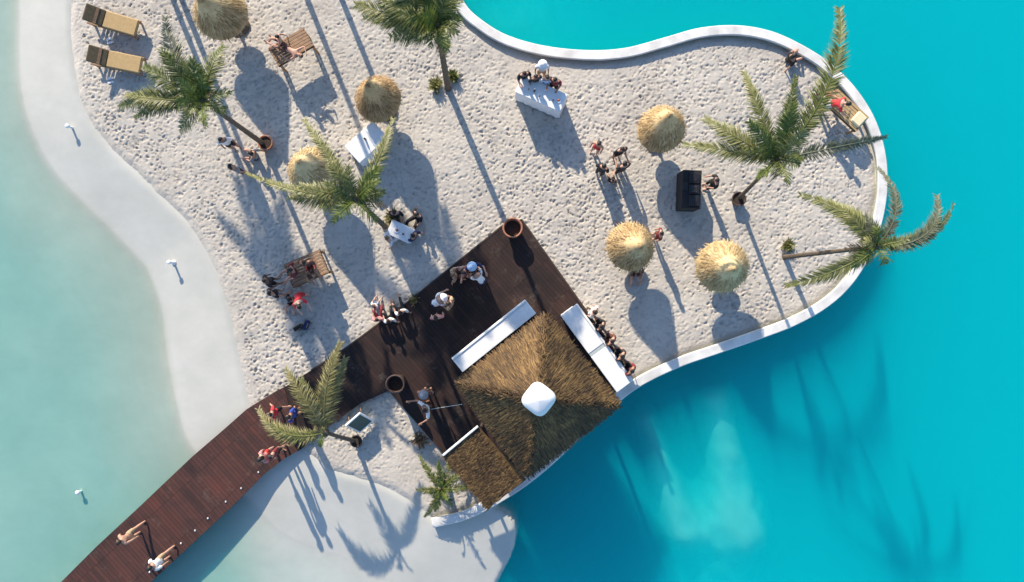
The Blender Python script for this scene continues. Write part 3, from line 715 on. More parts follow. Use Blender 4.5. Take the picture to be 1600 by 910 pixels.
counter((714, 571), (829, 479), 27, 1.15, 'long plain white counter on the deck side, upper left of the bar roof')
counter((889, 484), (977, 604), 31, 1.15, 'long white counter in two panels along the right side of the bar roof', 0.52)

# ---------------------------------------------------------------- furniture
def lounger(x0, y0, x1, y1, label):
    a = P(x0, y0, 0.4); b_ = P(x1, y1, 0.4); L = 2.0; W = 0.68; mid = (a + b_) / 2
    o = thing('sun_lounger', label, 'sun lounger', (mid.x, mid.y, 0), math.atan2((b_ - a).y, (b_ - a).x), 'sun loungers at the upper left')
    f = MB(); f.box(0, W / 2 - 0.03, 0.3, L, 0.06, 0.08, None, 0.01); f.box(0, -W / 2 + 0.03, 0.3, L, 0.06, 0.08, None, 0.01)
    for k in range(12): f.box(-L / 2 + 0.08 + k * 0.167, 0, 0.32, 0.10, W - 0.13, 0.025)
    f.build('frame', M['teak'], o)
    for sx in (-0.85, 0.85):
        for sy in (-1, 1): MB().box(sx, sy * (W / 2 - 0.04), 0.12, 0.07, 0.07, 0.28, None, 0.008).build('leg', M['teak'], o)
    MB().box(0.33, 0, 0.395, 1.3, W - 0.04, 0.11, None, 0.03).build('mattress', M['cushion'], o)
    Mx = Matrix.Translation((-0.33, 0, 0.40)) @ Matrix.Rotation(R(28), 4, 'Y')
    MB().box(-0.35, 0, 0.0, 0.68, W - 0.04, 0.10, Mx, 0.03).build('backrest', M['darkcushion'], o)
    MB().box(-0.28, 0, 0.055, 0.10, W - 0.06, 0.02, Mx).build('strap', M['teak'], o)
lounger(137, 22, 215, 45, 'tan sun lounger with a dark backrest, the upper one of the pair at upper left')
lounger(140, 86, 223, 103, 'tan sun lounger with a dark backrest, lower one of the pair, next to palm fronds')
def light_gap_sandals(x, y, rz, label):  # white shapes added in place of light gaps in the lounger shadows
    q = P(x, y, 0.02); o = thing('light_gap_sandals', label, 'light_gap_sandals', (q.x, q.y, 0.02), rz)
    for s_ in (-1, 1):
        mb = MB(); mb.box(0, s_ * 0.075, 0.012, 0.26, 0.085, 0.022, None, 0.008); mb.build('sole', M['whitecloth'], o)
        MB().tube([(0.06, s_ * 0.075 - 0.04, 0.02), (0.09, s_ * 0.075, 0.06), (0.06, s_ * 0.075 + 0.04, 0.02)], 0.01, 5).build('strap', M['whitecloth'], o)
light_gap_sandals(172, 64, 0.3, 'white sandal shapes standing in for light gaps in the shade of the upper lounger')
light_gap_sandals(173, 126, 0.2, 'white sandal shapes standing in for light gaps in the shade of the lower lounger')
def daybed(x, y, rz, L, W, h, label, pillow=None, top='teak'):
    q = P(x, y, h)
    o = thing('raised_daybed', label, 'daybed', (q.x, q.y, 0), rz, 'raised wooden daybeds')
    mb = MB()
    for k in range(int(W / 0.11)): mb.box(0, -W / 2 + 0.055 + k * (W - 0.0) / int(W / 0.11), h - 0.03, L, 0.095, 0.04, None, 0.006)
    mb.build('platform', M[top], o)
    fr_ = MB(); fr_.box(0, W / 2 - 0.02, h - 0.1, L, 0.05, 0.09); fr_.box(0, -W / 2 + 0.02, h - 0.1, L, 0.05, 0.09); fr_.box(L / 2 - 0.03, 0, h - 0.1, 0.05, W - 0.1, 0.09); fr_.box(-L / 2 + 0.03, 0, h - 0.1, 0.05, W - 0.1, 0.09)
    fr_.build('frame', M['darkwood'], o)
    for sx in (-1, 1):
        for sy in (-1, 1): MB().box(sx * (L / 2 - 0.06), sy * (W / 2 - 0.06), h / 2 - 0.08, 0.08, 0.08, h - 0.02, None, 0.008).build('leg', M['teak'], o)
    if pillow:
        MB().box(pillow, 0, h + 0.05, 0.42, min(W - 0.08, 0.5), 0.12, None, 0.045).build('pillow', M['cream'], o)
    return o
daybed(454, 73, ang(425, 88, 480, 56), 1.55, 0.80, 0.95, 'raised wooden daybed with a bather lying on it, right of the top-left parasol')
daybed(478, 420, ang(450, 432, 507, 408), 1.5, 0.95, 0.8, 'raised wooden daybed crowded by guests in red and black at lower left')
daybed(1322, 170, ang(1297, 145, 1348, 192), 1.75, 0.75, 0.75, 'raised wooden daybed with a cream pillow by the pool wall at the right', 0.62, 'cushion')
# white counter table
def white_table(x, y, rz, L, W, h, label, cat='table', name='white_table', items=6, cloth='whitecloth'):
    q = P(x, y, h); o = thing(name, label, cat, (q.x, q.y, 0), rz)
    MB().box(0, 0, h - 0.03, L, W, 0.06, None, 0.015).build('tabletop', M['white' if cloth == 'whitecloth' else cloth], o)
    mb = MB(); n = 48; vs = []; fs = []
    per = []
    for k in range(n):
        u = k / n * 4; s_ = int(u); f = u - s_; a = [(-1, -1), (1, -1), (1, 1), (-1, 1)][s_]; c = [(1, -1), (1, 1), (-1, 1), (-1, -1)][s_]
        per.append((a[0] + (c[0] - a[0]) * f, a[1] + (c[1] - a[1]) * f))
    for zi, z in enumerate((h - 0.05, h * 0.5, 0.03)):
        for k, (a, c) in enumerate(per):
            g = 1 + (0.03 * zi) * (1 if k % 2 else -0.6)
            vs.append((a * (L / 2 - 0.02) * g, c * (W / 2 - 0.02) * g, z))
    for i in range(2):
        for k in range(n): fs.append((i * n + k, i * n + (k + 1) % n, (i + 1) * n + (k + 1) % n, (i + 1) * n + k))
    mb.add(vs, fs).build('skirt', M[cloth], o)
    return o
def glass_on(o_xy, z, label):
    g = thing('drinking_glass', label, 'glass', (o_xy[0], o_xy[1], z))
    MB().lathe([(0.001, 0.0), (0.032, 0.0), (0.04, 0.13), (0.035, 0.13), (0.028, 0.012), (0.001, 0.012)], 14).build('bowl', M['glass'], g, True)
    MB().lathe([(0.001, 0.09), (0.034, 0.09)], 14).build('drink', M['orange'], g)
white_table(846, 146, ang(812, 130, 880, 160), 1.85, 0.72, 1.1, 'long white draped table with guests standing behind it, below the pool bay')
for i, (x, y, lb) in enumerate([(826, 141, 'glass at the left end of the long white table'), (843, 152, 'glass in the middle of the long white table'), (864, 158, 'glass at the right end of the long white table')]):
    q = P(x, y, 1.1); glass_on((q.x, q.y), 1.101, lb)
white_table(572, 222, ang(552, 244, 596, 204), 1.45, 0.85, 0.95, 'white draped table partly hidden under the olive palm crown', cloth='whitecloth')
white_table(626, 362, ang(605, 352, 650, 372), 0.95, 0.6, 0.45, 'low white table in the middle of four seated guests')
# console (dj table)
q = P(1081, 296, 1.0)
cs = thing('music_console', 'black cloth covered music console on the sand with its operator at the right', 'console', (q.x, q.y, 0), R(-2))
MB().box(0, 0, 0.5, 0.72, 1.45, 0.98, None, 0.02).build('draped_table', M['black'], cs)
for sy in (-0.42, 0.42):
    dkk = MB().box(0.08, sy, 1.03, 0.36, 0.38, 0.07, None, 0.01).build('turntable', M['blackgear'], cs)
    MB().lathe([(0.001, 1.085), (0.13, 1.085), (0.13, 1.068)], 24, (0.08, sy, 0)).build('platter', M['blackgear'], dkk)
mxr = MB().box(0.08, 0, 1.03, 0.36, 0.32, 0.08, None, 0.01).build('mixer', M['blackgear'], cs)
kb = MB()
for a in range(4):
    for c in range(3): kb.lathe([(0.014, 1.07), (0.012, 1.095), (0.001, 1.095)], 8, (0.0 + a * 0.05, -0.08 + c * 0.08, 0))
kb.build('knob', M['metal'], mxr)
MB().box(-0.25, 0.1, 1.015, 0.22, 0.30, 0.02, None, 0.004).build('laptop', M['blackgear'], cs)
# framed board by the low palm
q = P(563, 660, 0.4)
bd = thing('easel_board', 'dark green board in a pale frame standing on the sand beside the yellowish palm', 'board', (q.x, q.y, 0), ang(552, 668, 588, 636))
Mx = Matrix.Translation((0, 0, 0.5)) @ Matrix.Rotation(R(-38), 4, 'X')
MB().box(0, 0, 0, 0.62, 0.03, 0.8, Mx).build('panel', simple('board_green', (0.03, 0.07, 0.06), 0.5, 0.2, 6), bd)
fr_ = MB()
for a in ((0, 0.43, 0.74, 0.06), (0, -0.43, 0.74, 0.06), (-0.34, 0, 0.06, 0.8), (0.34, 0, 0.06, 0.8)): fr_.box(a[0], 0, a[1], a[2], 0.06, a[3], Mx)
fr_.build('frame', M['white'], bd)
for s_ in (-1, 1): MB().tube([(s_ * 0.3, 0.12, 0.72), (s_ * 0.3, 0.5, 0.0)], 0.018, 6).build('leg', M['teak'], bd)
# beach markers: small white posts
for x, y, z, lb in [(105, 197, -0.25, 'short white marker post on the pale beach strip at upper left'), (264, 410, -0.25, 'short white marker post on the pale beach strip left of the crowded daybed'), (121, 770, -0.75, 'white inlet ring post standing in the shallow water at lower left')]:
    q = P(x, y, z + 0.4)
    mk = thing('marker_post', lb, 'post', (q.x, q.y, z), 0, 'white marker posts in the shallows')
    MB().lathe([(0.001, 0), (0.10, 0), (0.10, 0.03), (0.045, 0.05), (0.04, 0.36), (0.001, 0.38)], 16).build('post', M['white'], mk, True)
    MB().lathe([(0.045, 0.36), (0.085, 0.37), (0.085, 0.42), (0.05, 0.44), (0.001, 0.445)], 16).build('cap', M['white'], mk, True)
# stools along bar
def stool(x, y, label, z=DZ):
    q = P(x, y, 0.75); o = thing('bar_stool', label, 'stool', (q.x, q.y, z - 0.0), 0, 'bar stools along the right-hand counter')
    MB().lathe([(0.001, 0.66), (0.18, 0.66), (0.19, 0.70), (0.17, 0.73), (0.001, 0.735)], 18).build('seat', M['darkwood'], o, True)
    for k in range(4):
        a = k * math.pi / 2 + 0.5; MB().tube([(0.1 * math.cos(a), 0.1 * math.sin(a), 0.66), (0.2 * math.cos(a), 0.2 * math.sin(a), 0)], 0.016, 6).build('leg', M['darkwood'], o)
    MB().lathe([(0.155, 0.25), (0.165, 0.262), (0.155, 0.274), (0.145, 0.262), (0.155, 0.25)], 18).build('footrest', M['metal'], o)
stl = [(938, 510, 'at the upper end'), (953, 533, 'in the middle'), (969, 555, 'in the lower half'), (984, 577, 'at the pool end')]
for x, y, s_ in stl: stool(x, y, 'dark bar stool under a guest, %s of the right-hand counter' % s_, 0.0)
# cable to the bar
MB().tube([P(672, 640, 1.0), P(690, 637, 0.8), P(722, 632, 1.4)], 0.012, 5).build('cable', M['greypanel'])
tag(bpy.data.objects['cable'], 'thin pale cable strung from the bar roof across the dark deck', 'cable')
MB().tube([P(672, 640, DZ), P(672, 640, 1.02)], 0.02, 6).build('cable_post', M['greypanel'])
tag(bpy.data.objects['cable_post'], 'slim pale post holding the thin cable on the deck', 'post')

#PEOPLE
# ---------------------------------------------------------------- people
BN = ['pelvis', 'spine', 'chest', 'neck', 'head', 'uarmL', 'uarmR', 'farmL', 'farmR', 'handL', 'handR', 'thighL', 'thighR', 'shinL', 'shinR', 'footL', 'footR']
def V3(*a): return Vector(a)
def body_mesh(pel=(0, 0, 0.95), torso=(0, 0, 1), head=(0, 0.12, 1), thL=(-0.05, 0.02, -1), thR=(0.05, 0.02, -1), shL=(0, -0.05, -1), shR=(0, -0.05, -1),
              uaL=(-0.22, -0.05, -1), uaR=(0.22, -0.05, -1), faL=(0, 0.25, -1), faR=(0, 0.25, -1), foot=(0, 1, -0.25), side=(1, 0, 0), fem=False):
    n = lambda v: Vector(v).normalized()
    sx = n(side); up = n(torso); fw = up.cross(sx) * 1.0
    if fw.dot(n(head)) < 0 and abs(up.z) < 0.3: pass
    pts = {}; rad = {}; edges = []
    def add(k, p, r, par=None):
        pts[k] = Vector(p); rad[k] = r
        if par: edges.append((par, k))
    sw = 0.165 if fem else 0.185; g = 0.92 if fem else 1.0
    p0 = Vector(pel)
    add('pel', p0, (0.125, 0.10))
    add('bel', p0 + up * 0.13, (0.11 * g, 0.088), 'pel'); add('rib', p0 + up * 0.28, (0.125 * g, 0.10), 'bel'); add('che', p0 + up * 0.41, (0.12 * g, 0.095), 'rib')
    add('nek', p0 + up * 0.52, (0.052, 0.052), 'che')
    hd = n(head); fwd = n(hd.cross(sx)) ; fwd = sx.cross(hd) * -1
    fwd = hd.cross(sx) if True else fwd
    add('hd0', pts['nek'] + hd * 0.06, (0.06, 0.06), 'nek'); add('hd1', pts['nek'] + hd * 0.13, (0.085, 0.095), 'hd0'); add('hd2', pts['nek'] + hd * 0.21, (0.082, 0.095), 'hd1')
    add('hd3', pts['nek'] + hd * 0.255, (0.045, 0.055), 'hd2')
    for s_, ua, fa, L in ((-1, uaL, faL, 'L'), (1, uaR, faR, 'R')):
        a = p0 + up * 0.45 + sx * s_ * sw
        add('sh' + L, a, (0.058, 0.058), 'che')
        e = a + n(ua) * 0.28; add('ua' + L, a.lerp(e, 0.45), (0.05, 0.05), 'sh' + L); add('el' + L, e, (0.038, 0.038), 'ua' + L)
        w_ = e + n(fa) * 0.25; add('fm' + L, e.lerp(w_, 0.4), (0.037, 0.037), 'el' + L); add('wr' + L, w_, (0.025, 0.025), 'fm' + L)
        fd = n(fa); hs = n(fd.cross(up)) if abs(fd.dot(up)) < 0.95 else n(fd.cross(sx)); pn = n(fd.cross(hs))
        add('pa' + L, w_ + fd * 0.065, (0.036, 0.02), 'wr' + L)
        for q, (o, l_) in enumerate(((-0.028, 0.062), (-0.009, 0.075), (0.010, 0.07), (0.028, 0.055))):
            b0 = w_ + fd * 0.095 + hs * o; add('f%d%sa' % (q, L), b0, (0.0095, 0.0095), 'pa' + L)
            add('f%d%sb' % (q, L), b0 + fd * l_ * 0.55 + pn * 0.008, (0.0085, 0.0085), 'f%d%sa' % (q, L)); add('f%d%sc' % (q, L), b0 + fd * l_ * 0.9 + pn * 0.03, (0.007, 0.007), 'f%d%sb' % (q, L))
        b0 = w_ + fd * 0.03 - hs * 0.035; add('t%sa' % L, b0, (0.012, 0.012), 'wr' + L); add('t%sb' % L, b0 + fd * 0.045 - hs * 0.025, (0.009, 0.009), 't%sa' % L)
    for s_, th, sh, L in ((-1, thL, shL, 'L'), (1, thR, shR, 'R')):
        h_ = p0 + sx * s_ * 0.085 - up * 0.03
        add('hp' + L, h_, (0.092, 0.092), 'pel'); k = h_ + n(th) * 0.43
        add('tm' + L, h_.lerp(k, 0.5), (0.078, 0.078), 'hp' + L); add('kn' + L, k, (0.053, 0.055), 'tm' + L)
        an_ = k + n(sh) * 0.42; add('cf' + L, k.lerp(an_, 0.35), (0.053, 0.056), 'kn' + L); add('an' + L, an_, (0.034, 0.036), 'cf' + L)
        fo = n(foot); add('he' + L, an_ + n(sh) * 0.035 + fo * 0.03, (0.036, 0.034), 'an' + L); add('to' + L, an_ + n(sh) * 0.045 + fo * 0.17, (0.036, 0.02), 'he' + L)
    keys = list(pts); idx = {k: i for i, k in enumerate(keys)}
    me = bpy.data.meshes.new('skel'); me.from_pydata([pts[k] for k in keys], [(idx[a], idx[b_]) for a, b_ in edges], []); me.update()
    o = bpy.data.objects.new('skel', me); C.objects.link(o)
    sk = o.modifiers.new('skin', 'SKIN'); sk.use_smooth_shade = True
    sb = o.modifiers.new('sub', 'SUBSURF'); sb.levels = 1; sb.render_levels = 1
    sv = me.skin_vertices
    if not sv:
        with bpy.context.temp_override(object=o, active_object=o): bpy.ops.mesh.customdata_skin_add()
        sv = me.skin_vertices
    for k in keys: sv[0].data[idx[k]].radius = rad[k]; sv[0].data[idx[k]].use_root = (k == 'pel')
    dg = bpy.context.evaluated_depsgraph_get(); ev = o.evaluated_get(dg)
    bm0 = bpy.data.meshes.new_from_object(ev); bpy.data.objects.remove(o)
    # bones for clothing
    bones = {'pelvis': ('pel', 'bel'), 'spine': ('bel', 'rib'), 'chest': ('rib', 'nek'), 'neck': ('nek', 'hd0'), 'head': ('hd1', 'hd3')}
    for L in 'LR':
        bones.update({'uarm' + L: ('sh' + L, 'el' + L), 'farm' + L: ('el' + L, 'wr' + L), 'hand' + L: ('pa' + L, 'f1%sc' % L),
                      'thigh' + L: ('hp' + L, 'kn' + L), 'shin' + L: ('kn' + L, 'an' + L), 'foot' + L: ('he' + L, 'to' + L)})
    co = np.array([v.co[:] for v in bm0.vertices]); nr = np.array([v.normal[:] for v in bm0.vertices])
    best = np.full(len(co), 1e9); who = np.zeros(len(co), int); tpar = np.zeros(len(co))
    names = list(bones)
    rr_ = {'pelvis': .11, 'spine': .11, 'chest': .12, 'neck': .05, 'head': .09, 'uarm': .048, 'farm': .034, 'hand': .02, 'thigh': .075, 'shin': .047, 'foot': .035}
    for bi, k in enumerate(names):
        a, b_ = np.array(pts[bones[k][0]]), np.array(pts[bones[k][1]]); e = b_ - a
        tt_ = np.clip(((co - a) @ e) / (e @ e), 0, 1); d = np.linalg.norm(co - a - tt_[:, None] * e, axis=1) - rr_[k.rstrip('LR')]
        m_ = d < best; best[m_] = d[m_]; who[m_] = bi; tpar[m_] = tt_[m_]
    bm0.materials.clear(); bm0.materials.append(SKIN[0])
    hc = np.array(pts['hd2']); hdn = np.array(hd); fwn = np.array(fwd) * -1
    # which way the face looks
    fwn = np.array(sx.cross(hd)) * -1
    if fem is None: pass
    look = np.array(hd.cross(sx)) * 1.0
    def sub(name, mask, off, mat):
        fs = [tuple(p.vertices) for p in bm0.polygons if all(mask[v] for v in p.vertices)]
        used = sorted({v for f in fs for v in f}); rm = {v: i for i, v in enumerate(used)}
        vs = [tuple(co[v] + nr[v] * off) for v in used]
        me2 = bpy.data.meshes.new(name); me2.from_pydata(vs, [], [tuple(rm[v] for v in f) for f in fs]); me2.update(); me2.materials.append(mat); me2.shade_smooth(); return me2
    nm = np.array([k.rstrip('LR') if k not in ('pelvis', 'spine', 'chest', 'neck', 'head') else k for k in names])[who]
    is_ = lambda *k: np.isin(nm, k)
    face = -look if np.dot(look, np.array(Vector(sx).cross(Vector(hd)))) > 0 else look
    face = np.array(Vector(hd).cross(sx)) ; 
    res = {'body': bm0}
    res['face'] = face; res['hc'] = np.array(pts['hd1'].lerp(pts['hd2'], 0.5)); res['hd'] = np.array(hd); res['sx'] = np.array(sx); res['top'] = np.array(pts['hd3']); res['nek'] = np.array(pts['nek']); res['up'] = np.array(up)
    res['shirt'] = sub('shirt', is_('pelvis', 'spine') | (is_('chest') & (tpar < 0.86)) | (is_('uarm') & (tpar < 0.75)), 0.018, CLOTH['white'])
    res['shorts'] = sub('shorts', (is_('pelvis') & (tpar < 0.8)) | (is_('thigh') & (tpar < 0.7)), 0.012, CLOTH['white'])
    res['trousers'] = sub('trousers', (is_('pelvis') & (tpar < 0.8)) | is_('thigh') | (is_('shin') & (tpar < 0.92)), 0.014, CLOTH['white'])
    res['swimsuit'] = sub('swimsuit', (is_('pelvis')) | (is_('spine')) | (is_('chest') & (tpar < 0.55)) | (is_('thigh') & (tpar < 0.12)), 0.006, CLOTH['white'])
    hh = (co - res['hc'])
    capm = is_('head') & ((hh @ res['hd'] > 0.045 ) | (hh @ face < 0.02)) 
    res['hair'] = sub('hair', capm, 0.016, HAIR[0])
    lh = MB(); back = -face; c0 = Vector(res['hc'] + back * 0.075 - res['hd'] * 0.08)
    Mh = Matrix((Vector(res['sx']), Vector(face), Vector(res['hd']))).transposed()
    lh.ball(c0, (0.085, 0.045, 0.17), 12, 8, Mh)
    res['long_hair'] = lh.mesh('long_hair', HAIR[0], True)
    for s_ in (-1, 1): res['eye%d' % s_] = MB().ball(Vector(res['hc'] + face * 0.083 + res['sx'] * s_ * 0.033), 0.010, 8, 5).mesh('eye', M['blackgear'], True)
    no = MB(); no.ball(Vector(res['hc'] + face * 0.098 - res['hd'] * 0.03), (0.014, 0.022, 0.026), 8, 6, Mh)
    for s_ in (-1, 1): no.ball(Vector(res['hc'] + res['sx'] * s_ * 0.088 - res['hd'] * 0.02 - face * 0.01), (0.012, 0.02, 0.032), 8, 6, Mh)
    # nose and ears join the body mesh
    bv = [tuple(v.co) for v in bm0.vertices]; bf = [tuple(p.vertices) for p in bm0.polygons]
    full = MB(); full.add(bv, bf); full.add(no.v, no.f)
    res['body'] = full.mesh('person_body', SKIN[0], True)
    mo = MB(); mo.ball(Vector(res['hc'] + face * 0.084 - res['hd'] * 0.068), (0.026, 0.010, 0.007), 8, 5, Mh); res['mouth'] = mo.mesh('mouth', CLOTH['maroon'], True)
    ht = MB(); Mt = Matrix.Translation(Vector(res['hc'] + res['hd'] * 0.055)) @ Mh.to_4x4()
    prof = [(0.001, 0.125), (0.06, 0.12), (0.10, 0.09), (0.112, 0.02), (0.15, 0.0), (0.18, -0.015), (0.18, -0.021), (0.15, -0.008), (0.10, -0.004)]
    tmp = MB().lathe(prof, 24); ht.add([Mt @ Vector(v) for v in tmp.v], tmp.f); res['hat'] = ht.mesh('hat', CLOTH['white'], True)
    return res
UPZ = (0, 0, 1)
POSES = {
    'stand': dict(), 'stand_f': dict(fem=True, thL=(-0.08, 0.1, -1), shL=(0, -0.12, -1)),
    'walk': dict(thL=(-0.03, 0.42, -1), shL=(0, -0.1, -1), thR=(0.03, -0.25, -1), shR=(0, -0.5, -1), uaL=(-0.15, -0.45, -1), uaR=(0.15, 0.4, -1), faL=(0, -0.05, -1), faR=(0, 0.7, -1), pel=(0, 0, 0.92)),
    'drink': dict(uaR=(0.25, 0.25, -1), faR=(-0.15, 1, 0.45), uaL=(-0.2, 0.1, -1), faL=(0.3, 1, -0.1), head=(0, 0.3, 1)),
    'wave': dict(uaR=(0.8, 0.4, -0.1), faR=(0.4, 0.8, 0.4), uaL=(-0.7, 0.5, -0.5), faL=(0, 1, 0.1)),
    'sit': dict(pel=(0, 0, 0.55), torso=(0, 0.08, 1), thL=(-0.18, 1, -0.02), thR=(0.18, 1, -0.02), shL=(0, 0.08, -1), shR=(0, -0.1, -1), uaL=(-0.15, 0.35, -1), uaR=(0.15, 0.35, -1), faL=(0.2, 1, -0.1), faR=(-0.2, 1, -0.1)),
    'sit_f': dict(fem=True, pel=(0, 0, 0.55), torso=(0, -0.05, 1), thL=(-0.06, 1, -0.02), thR=(0.06, 1, 0.05), shL=(0.1, 0.25, -1), shR=(0.05, 0.1, -1), uaL=(-0.2, -0.3, -1), uaR=(0.15, 0.4, -1), faL=(-0.1, 0.1, -1), faR=(-0.3, 1, 0.3)),
    'ground': dict(pel=(0, 0, 0.12), torso=(0, -0.12, 1), thL=(-0.25, 1, 0.75), thR=(0.25, 1, 0.6), shL=(0, 0.55, -1), shR=(0, 0.65, -1), uaL=(-0.2, 0.55, -0.8), uaR=(0.25, -0.55, -1), faL=(0.2, 1, -0.1), faR=(0.1, -0.25, -1)),
    'stoop': dict(torso=(0, 0.75, 1), head=(0, 0.9, 0.7), thL=(-0.1, 0.1, -1), uaL=(-0.2, 0.6, -1), uaR=(0.2, 0.6, -1), faL=(0.1, 1, -0.7), faR=(-0.1, 1, -0.7)),
    'lie': dict(pel=(0, 0, 0.13), torso=(0, -1, 0.10), head=(0, -1, 0.22), thL=(-0.12, 1, 0.0), thR=(0.12, 1, 0.35), shL=(-0.05, 1, -0.04), shR=(0, 1, -0.45), uaL=(-0.9, 0.6, -0.1), uaR=(0.8, -0.7, 0.1), faL=(0.2, 1, 0.05), faR=(-0.8, -0.8, 0.05), foot=(0, 0.3, 1)),
    'lie_f': dict(fem=True, pel=(0, 0, 0.13), torso=(0, -1, 0.35), head=(0, -1, 0.5), thL=(-0.1, 1, 0.45), thR=(0.1, 1, 0.05), shL=(0, 1, -0.5), shR=(0.02, 1, -0.04), uaL=(-0.7, 0.5, -0.1), uaR=(0.6, -0.4, -0.5), faL=(0.3, 1, 0.1), faR=(0.1, 0.6, -0.3), foot=(0, 0.3, 1)),
}
PM = {k: body_mesh(**v) for k, v in POSES.items()}
pcount = [0]
def person(x, y, z, heading, pose, label, skin=0, top=None, bottom=None, bkind='shorts', hair=0, long_=False, hat=None, swim=None, h=0.0, scale=1.0, group=None):
    """x,y = picture pixel of the point on the surface below the pelvis; heading in degrees, 0 = facing up in the picture"""
    q = P(x, y, h if h else z); pr = PM[pose]
    o = link('person', pr['body'], None, (q.x, q.y, z), R(heading)); o.scale = (scale, scale, scale)
    o.material_slots[0].link = 'OBJECT'; o.material_slots[0].material = SKIN[skin]
    tag(o, label, 'person', group)
    def part(k, mat, name=None):
        c = link(name or k, pr[k], o)
        if mat: c.material_slots[0].link = 'OBJECT'; c.material_slots[0].material = mat
        return c
    part('hair', HAIR[hair]); part('eye1', None, 'eye'); part('eye-1', None, 'eye'); part('mouth', None)
    if long_: part('long_hair', HAIR[hair])
    if hat: part('hat', CLOTH[hat])
    if swim: part('swimsuit', CLOTH[swim])
    if top: part('shirt', CLOTH[top])
    if bottom: part(bkind, CLOTH[bottom])
    return o
def px(x, y, *a, **k): return person(x, y, *a, **k)
# -- by the left palm
px(372, 232, 0, 200, 'stand', 'person in a white shirt and black shorts standing nearest the foot of the left palm', 1, 'white', 'black')
px(402, 246, 0, 80, 'ground', 'person in a white top sitting on the sand right below the reddish palm pot', 0, 'grey', 'black')
px(386, 272, 0, -30, 'stand_f', 'dark haired woman in a grey top beside the parasol frond tip at the left', 0, 'grey', 'black', long_=True)
# -- raised daybed top
px(450, 78, 0.96, ang(0, 0, 1, 1) * 0 + 62, 'lie', 'tanned bather in dark swim shorts lying on the upper raised daybed', 0, None, 'brown', scale=0.9, h=0.96)
px(441, 68, 0.96, 100, 'sit' if False else 'ground', 'tanned person in orange sitting at the head of the upper raised daybed', 0, None, 'brown', h=0.96, scale=0.85)
# -- low white table group
px(622, 338, 0, 190, 'ground', 'person in black sitting on the sand above the low white table', 0, 'black', 'tan', long_=True)
px(654, 340, 0, 140, 'ground', 'broad person in black clothes at the upper right of the low white table', 0, 'black', 'black', 'trousers')
px(648, 370, 0, 60, 'ground', 'person in navy sitting at the lower right of the low white table', 0, 'navy', 'navy')
px(612, 374, 0, -50, 'ground', 'person in white sitting at the lower left of the low white table', 2, 'white', 'white', hair=2)
# -- crowded daybed
px(436, 440, 0, -60, 'stand', 'dark haired man in black standing at the left end of the crowded daybed', 3, 'charcoal', 'black')
px(444, 458, 0, -40, 'stand_f', 'dark haired woman in black with bare legs below the left end of the crowded daybed', 0, 'black', 'grey', long_=True)
px(462, 424, 0.81, 120, 'ground', 'person in maroon sitting on the left half of the crowded daybed', 0, 'maroon', 'brown', h=0.81)
px(486, 414, 0.81, 200, 'ground', 'person in brown sitting on the right half of the crowded daybed', 1, 'brown', 'maroon', hair=1, h=0.81)
px(497, 432, 0, 30, 'sit_f', 'woman in tan sitting at the right end of the crowded daybed', 0, 'tan', 'tan', hair=1, long_=True)
px(478, 462, 0, 205, 'stoop', 'person in a red skirt bending forward below the crowded daybed', 2, 'scarlet', 'red')
px(462, 470, 0, 160, 'ground', 'person in black sitting on the sand in the shade below the crowded daybed', 0, 'black', 'black')
# -- deck edge
px(594, 497, DZ, 10, 'ground', 'person in pink sitting on the deck edge, left of two others', 0, 'pink', 'maroon', 'trousers', scale=0.85)
px(611, 499, DZ, 20, 'ground', 'person in white sitting on the deck edge between two others', 2, 'white', 'black', 'trousers', scale=0.85)
px(629, 486, DZ, 30, 'ground', 'person with black hair and white top sitting on the deck edge, right of two others', 0, 'white', 'black', 'trousers', scale=0.9)
px(588, 476, 0, -20, 'ground', 'small child in white playing on the shaded sand near the deck edge', 2, 'white', 'lightblue', scale=0.6, hair=2)
# -- deck groups
px(683, 474, DZ, -60, 'stoop', 'person in a white shirt and wide white hat on the dark deck', 0, 'white', 'navy', hat='white')
px(708, 474, DZ, 70, 'drink', 'person in a tan top holding a drink beside the white hatted guest on the deck', 0, 'tan', 'brown', hair=1)
px(688, 494, DZ, 10, 'stand_f', 'person in pink just below the white hatted guest on the deck', 2, 'pink', 'black', long_=True, hair=1)
px(741, 418, DZ, 200, 'wave', 'person in a navy shirt and pale hat near the upper edge of the deck', 0, 'navy', 'navy', 'trousers', hat='lightblue')
px(729, 428, DZ, 250, 'stand_f', 'person in maroon between the pale hatted guest and the tan one on the deck', 0, 'maroon', 'brown', long_=True)
px(755, 440, DZ, 40, 'stoop', 'person in a white shirt bending right below the pale hatted guest on the deck', 0, 'white', 'navy')
px(712, 430, DZ, -70, 'ground', 'person in tan sitting on the deck left of the pale hatted guest', 2, 'tan', 'brown', hair=2)
px(670, 606, DZ, 180, 'stand', 'person in dark grey with a white hat standing left of the bar roof', 0, 'brown', 'black', hat='grey')
px(672, 630, DZ, 120, 'wave', 'person in white shirt standing by the shaded sand, left of the bar roof', 1, 'white', 'charcoal')
# -- bar stools at the counter (sitting on stools: seat 0.73 high)
for (x, y, lb, sk_, tp, bt2, lg) in [(937, 510, 'guest in black on the upper bar stool at the right-hand counter', 0, 'black', 'black', True),
                                 (953, 532, 'guest in brown with bare arms on the second bar stool from the top', 0, 'brown', 'brown', False),
                                 (968, 555, 'guest in black on the third bar stool from the top', 0, 'charcoal', 'black', True),
                                 (983, 577, 'guest in maroon on the bar stool nearest the pool wall', 1, 'maroon', 'black', False)]:
    px(x, y, 0.29, 52, 'sit', lb, sk_, tp, bt2, long_=lg, h=0.6)
px(922, 486, 0, 60, 'stand_f', 'woman in a white dress standing at the top end of the right-hand counter', 2, 'white', 'white', hair=1, long_=True)
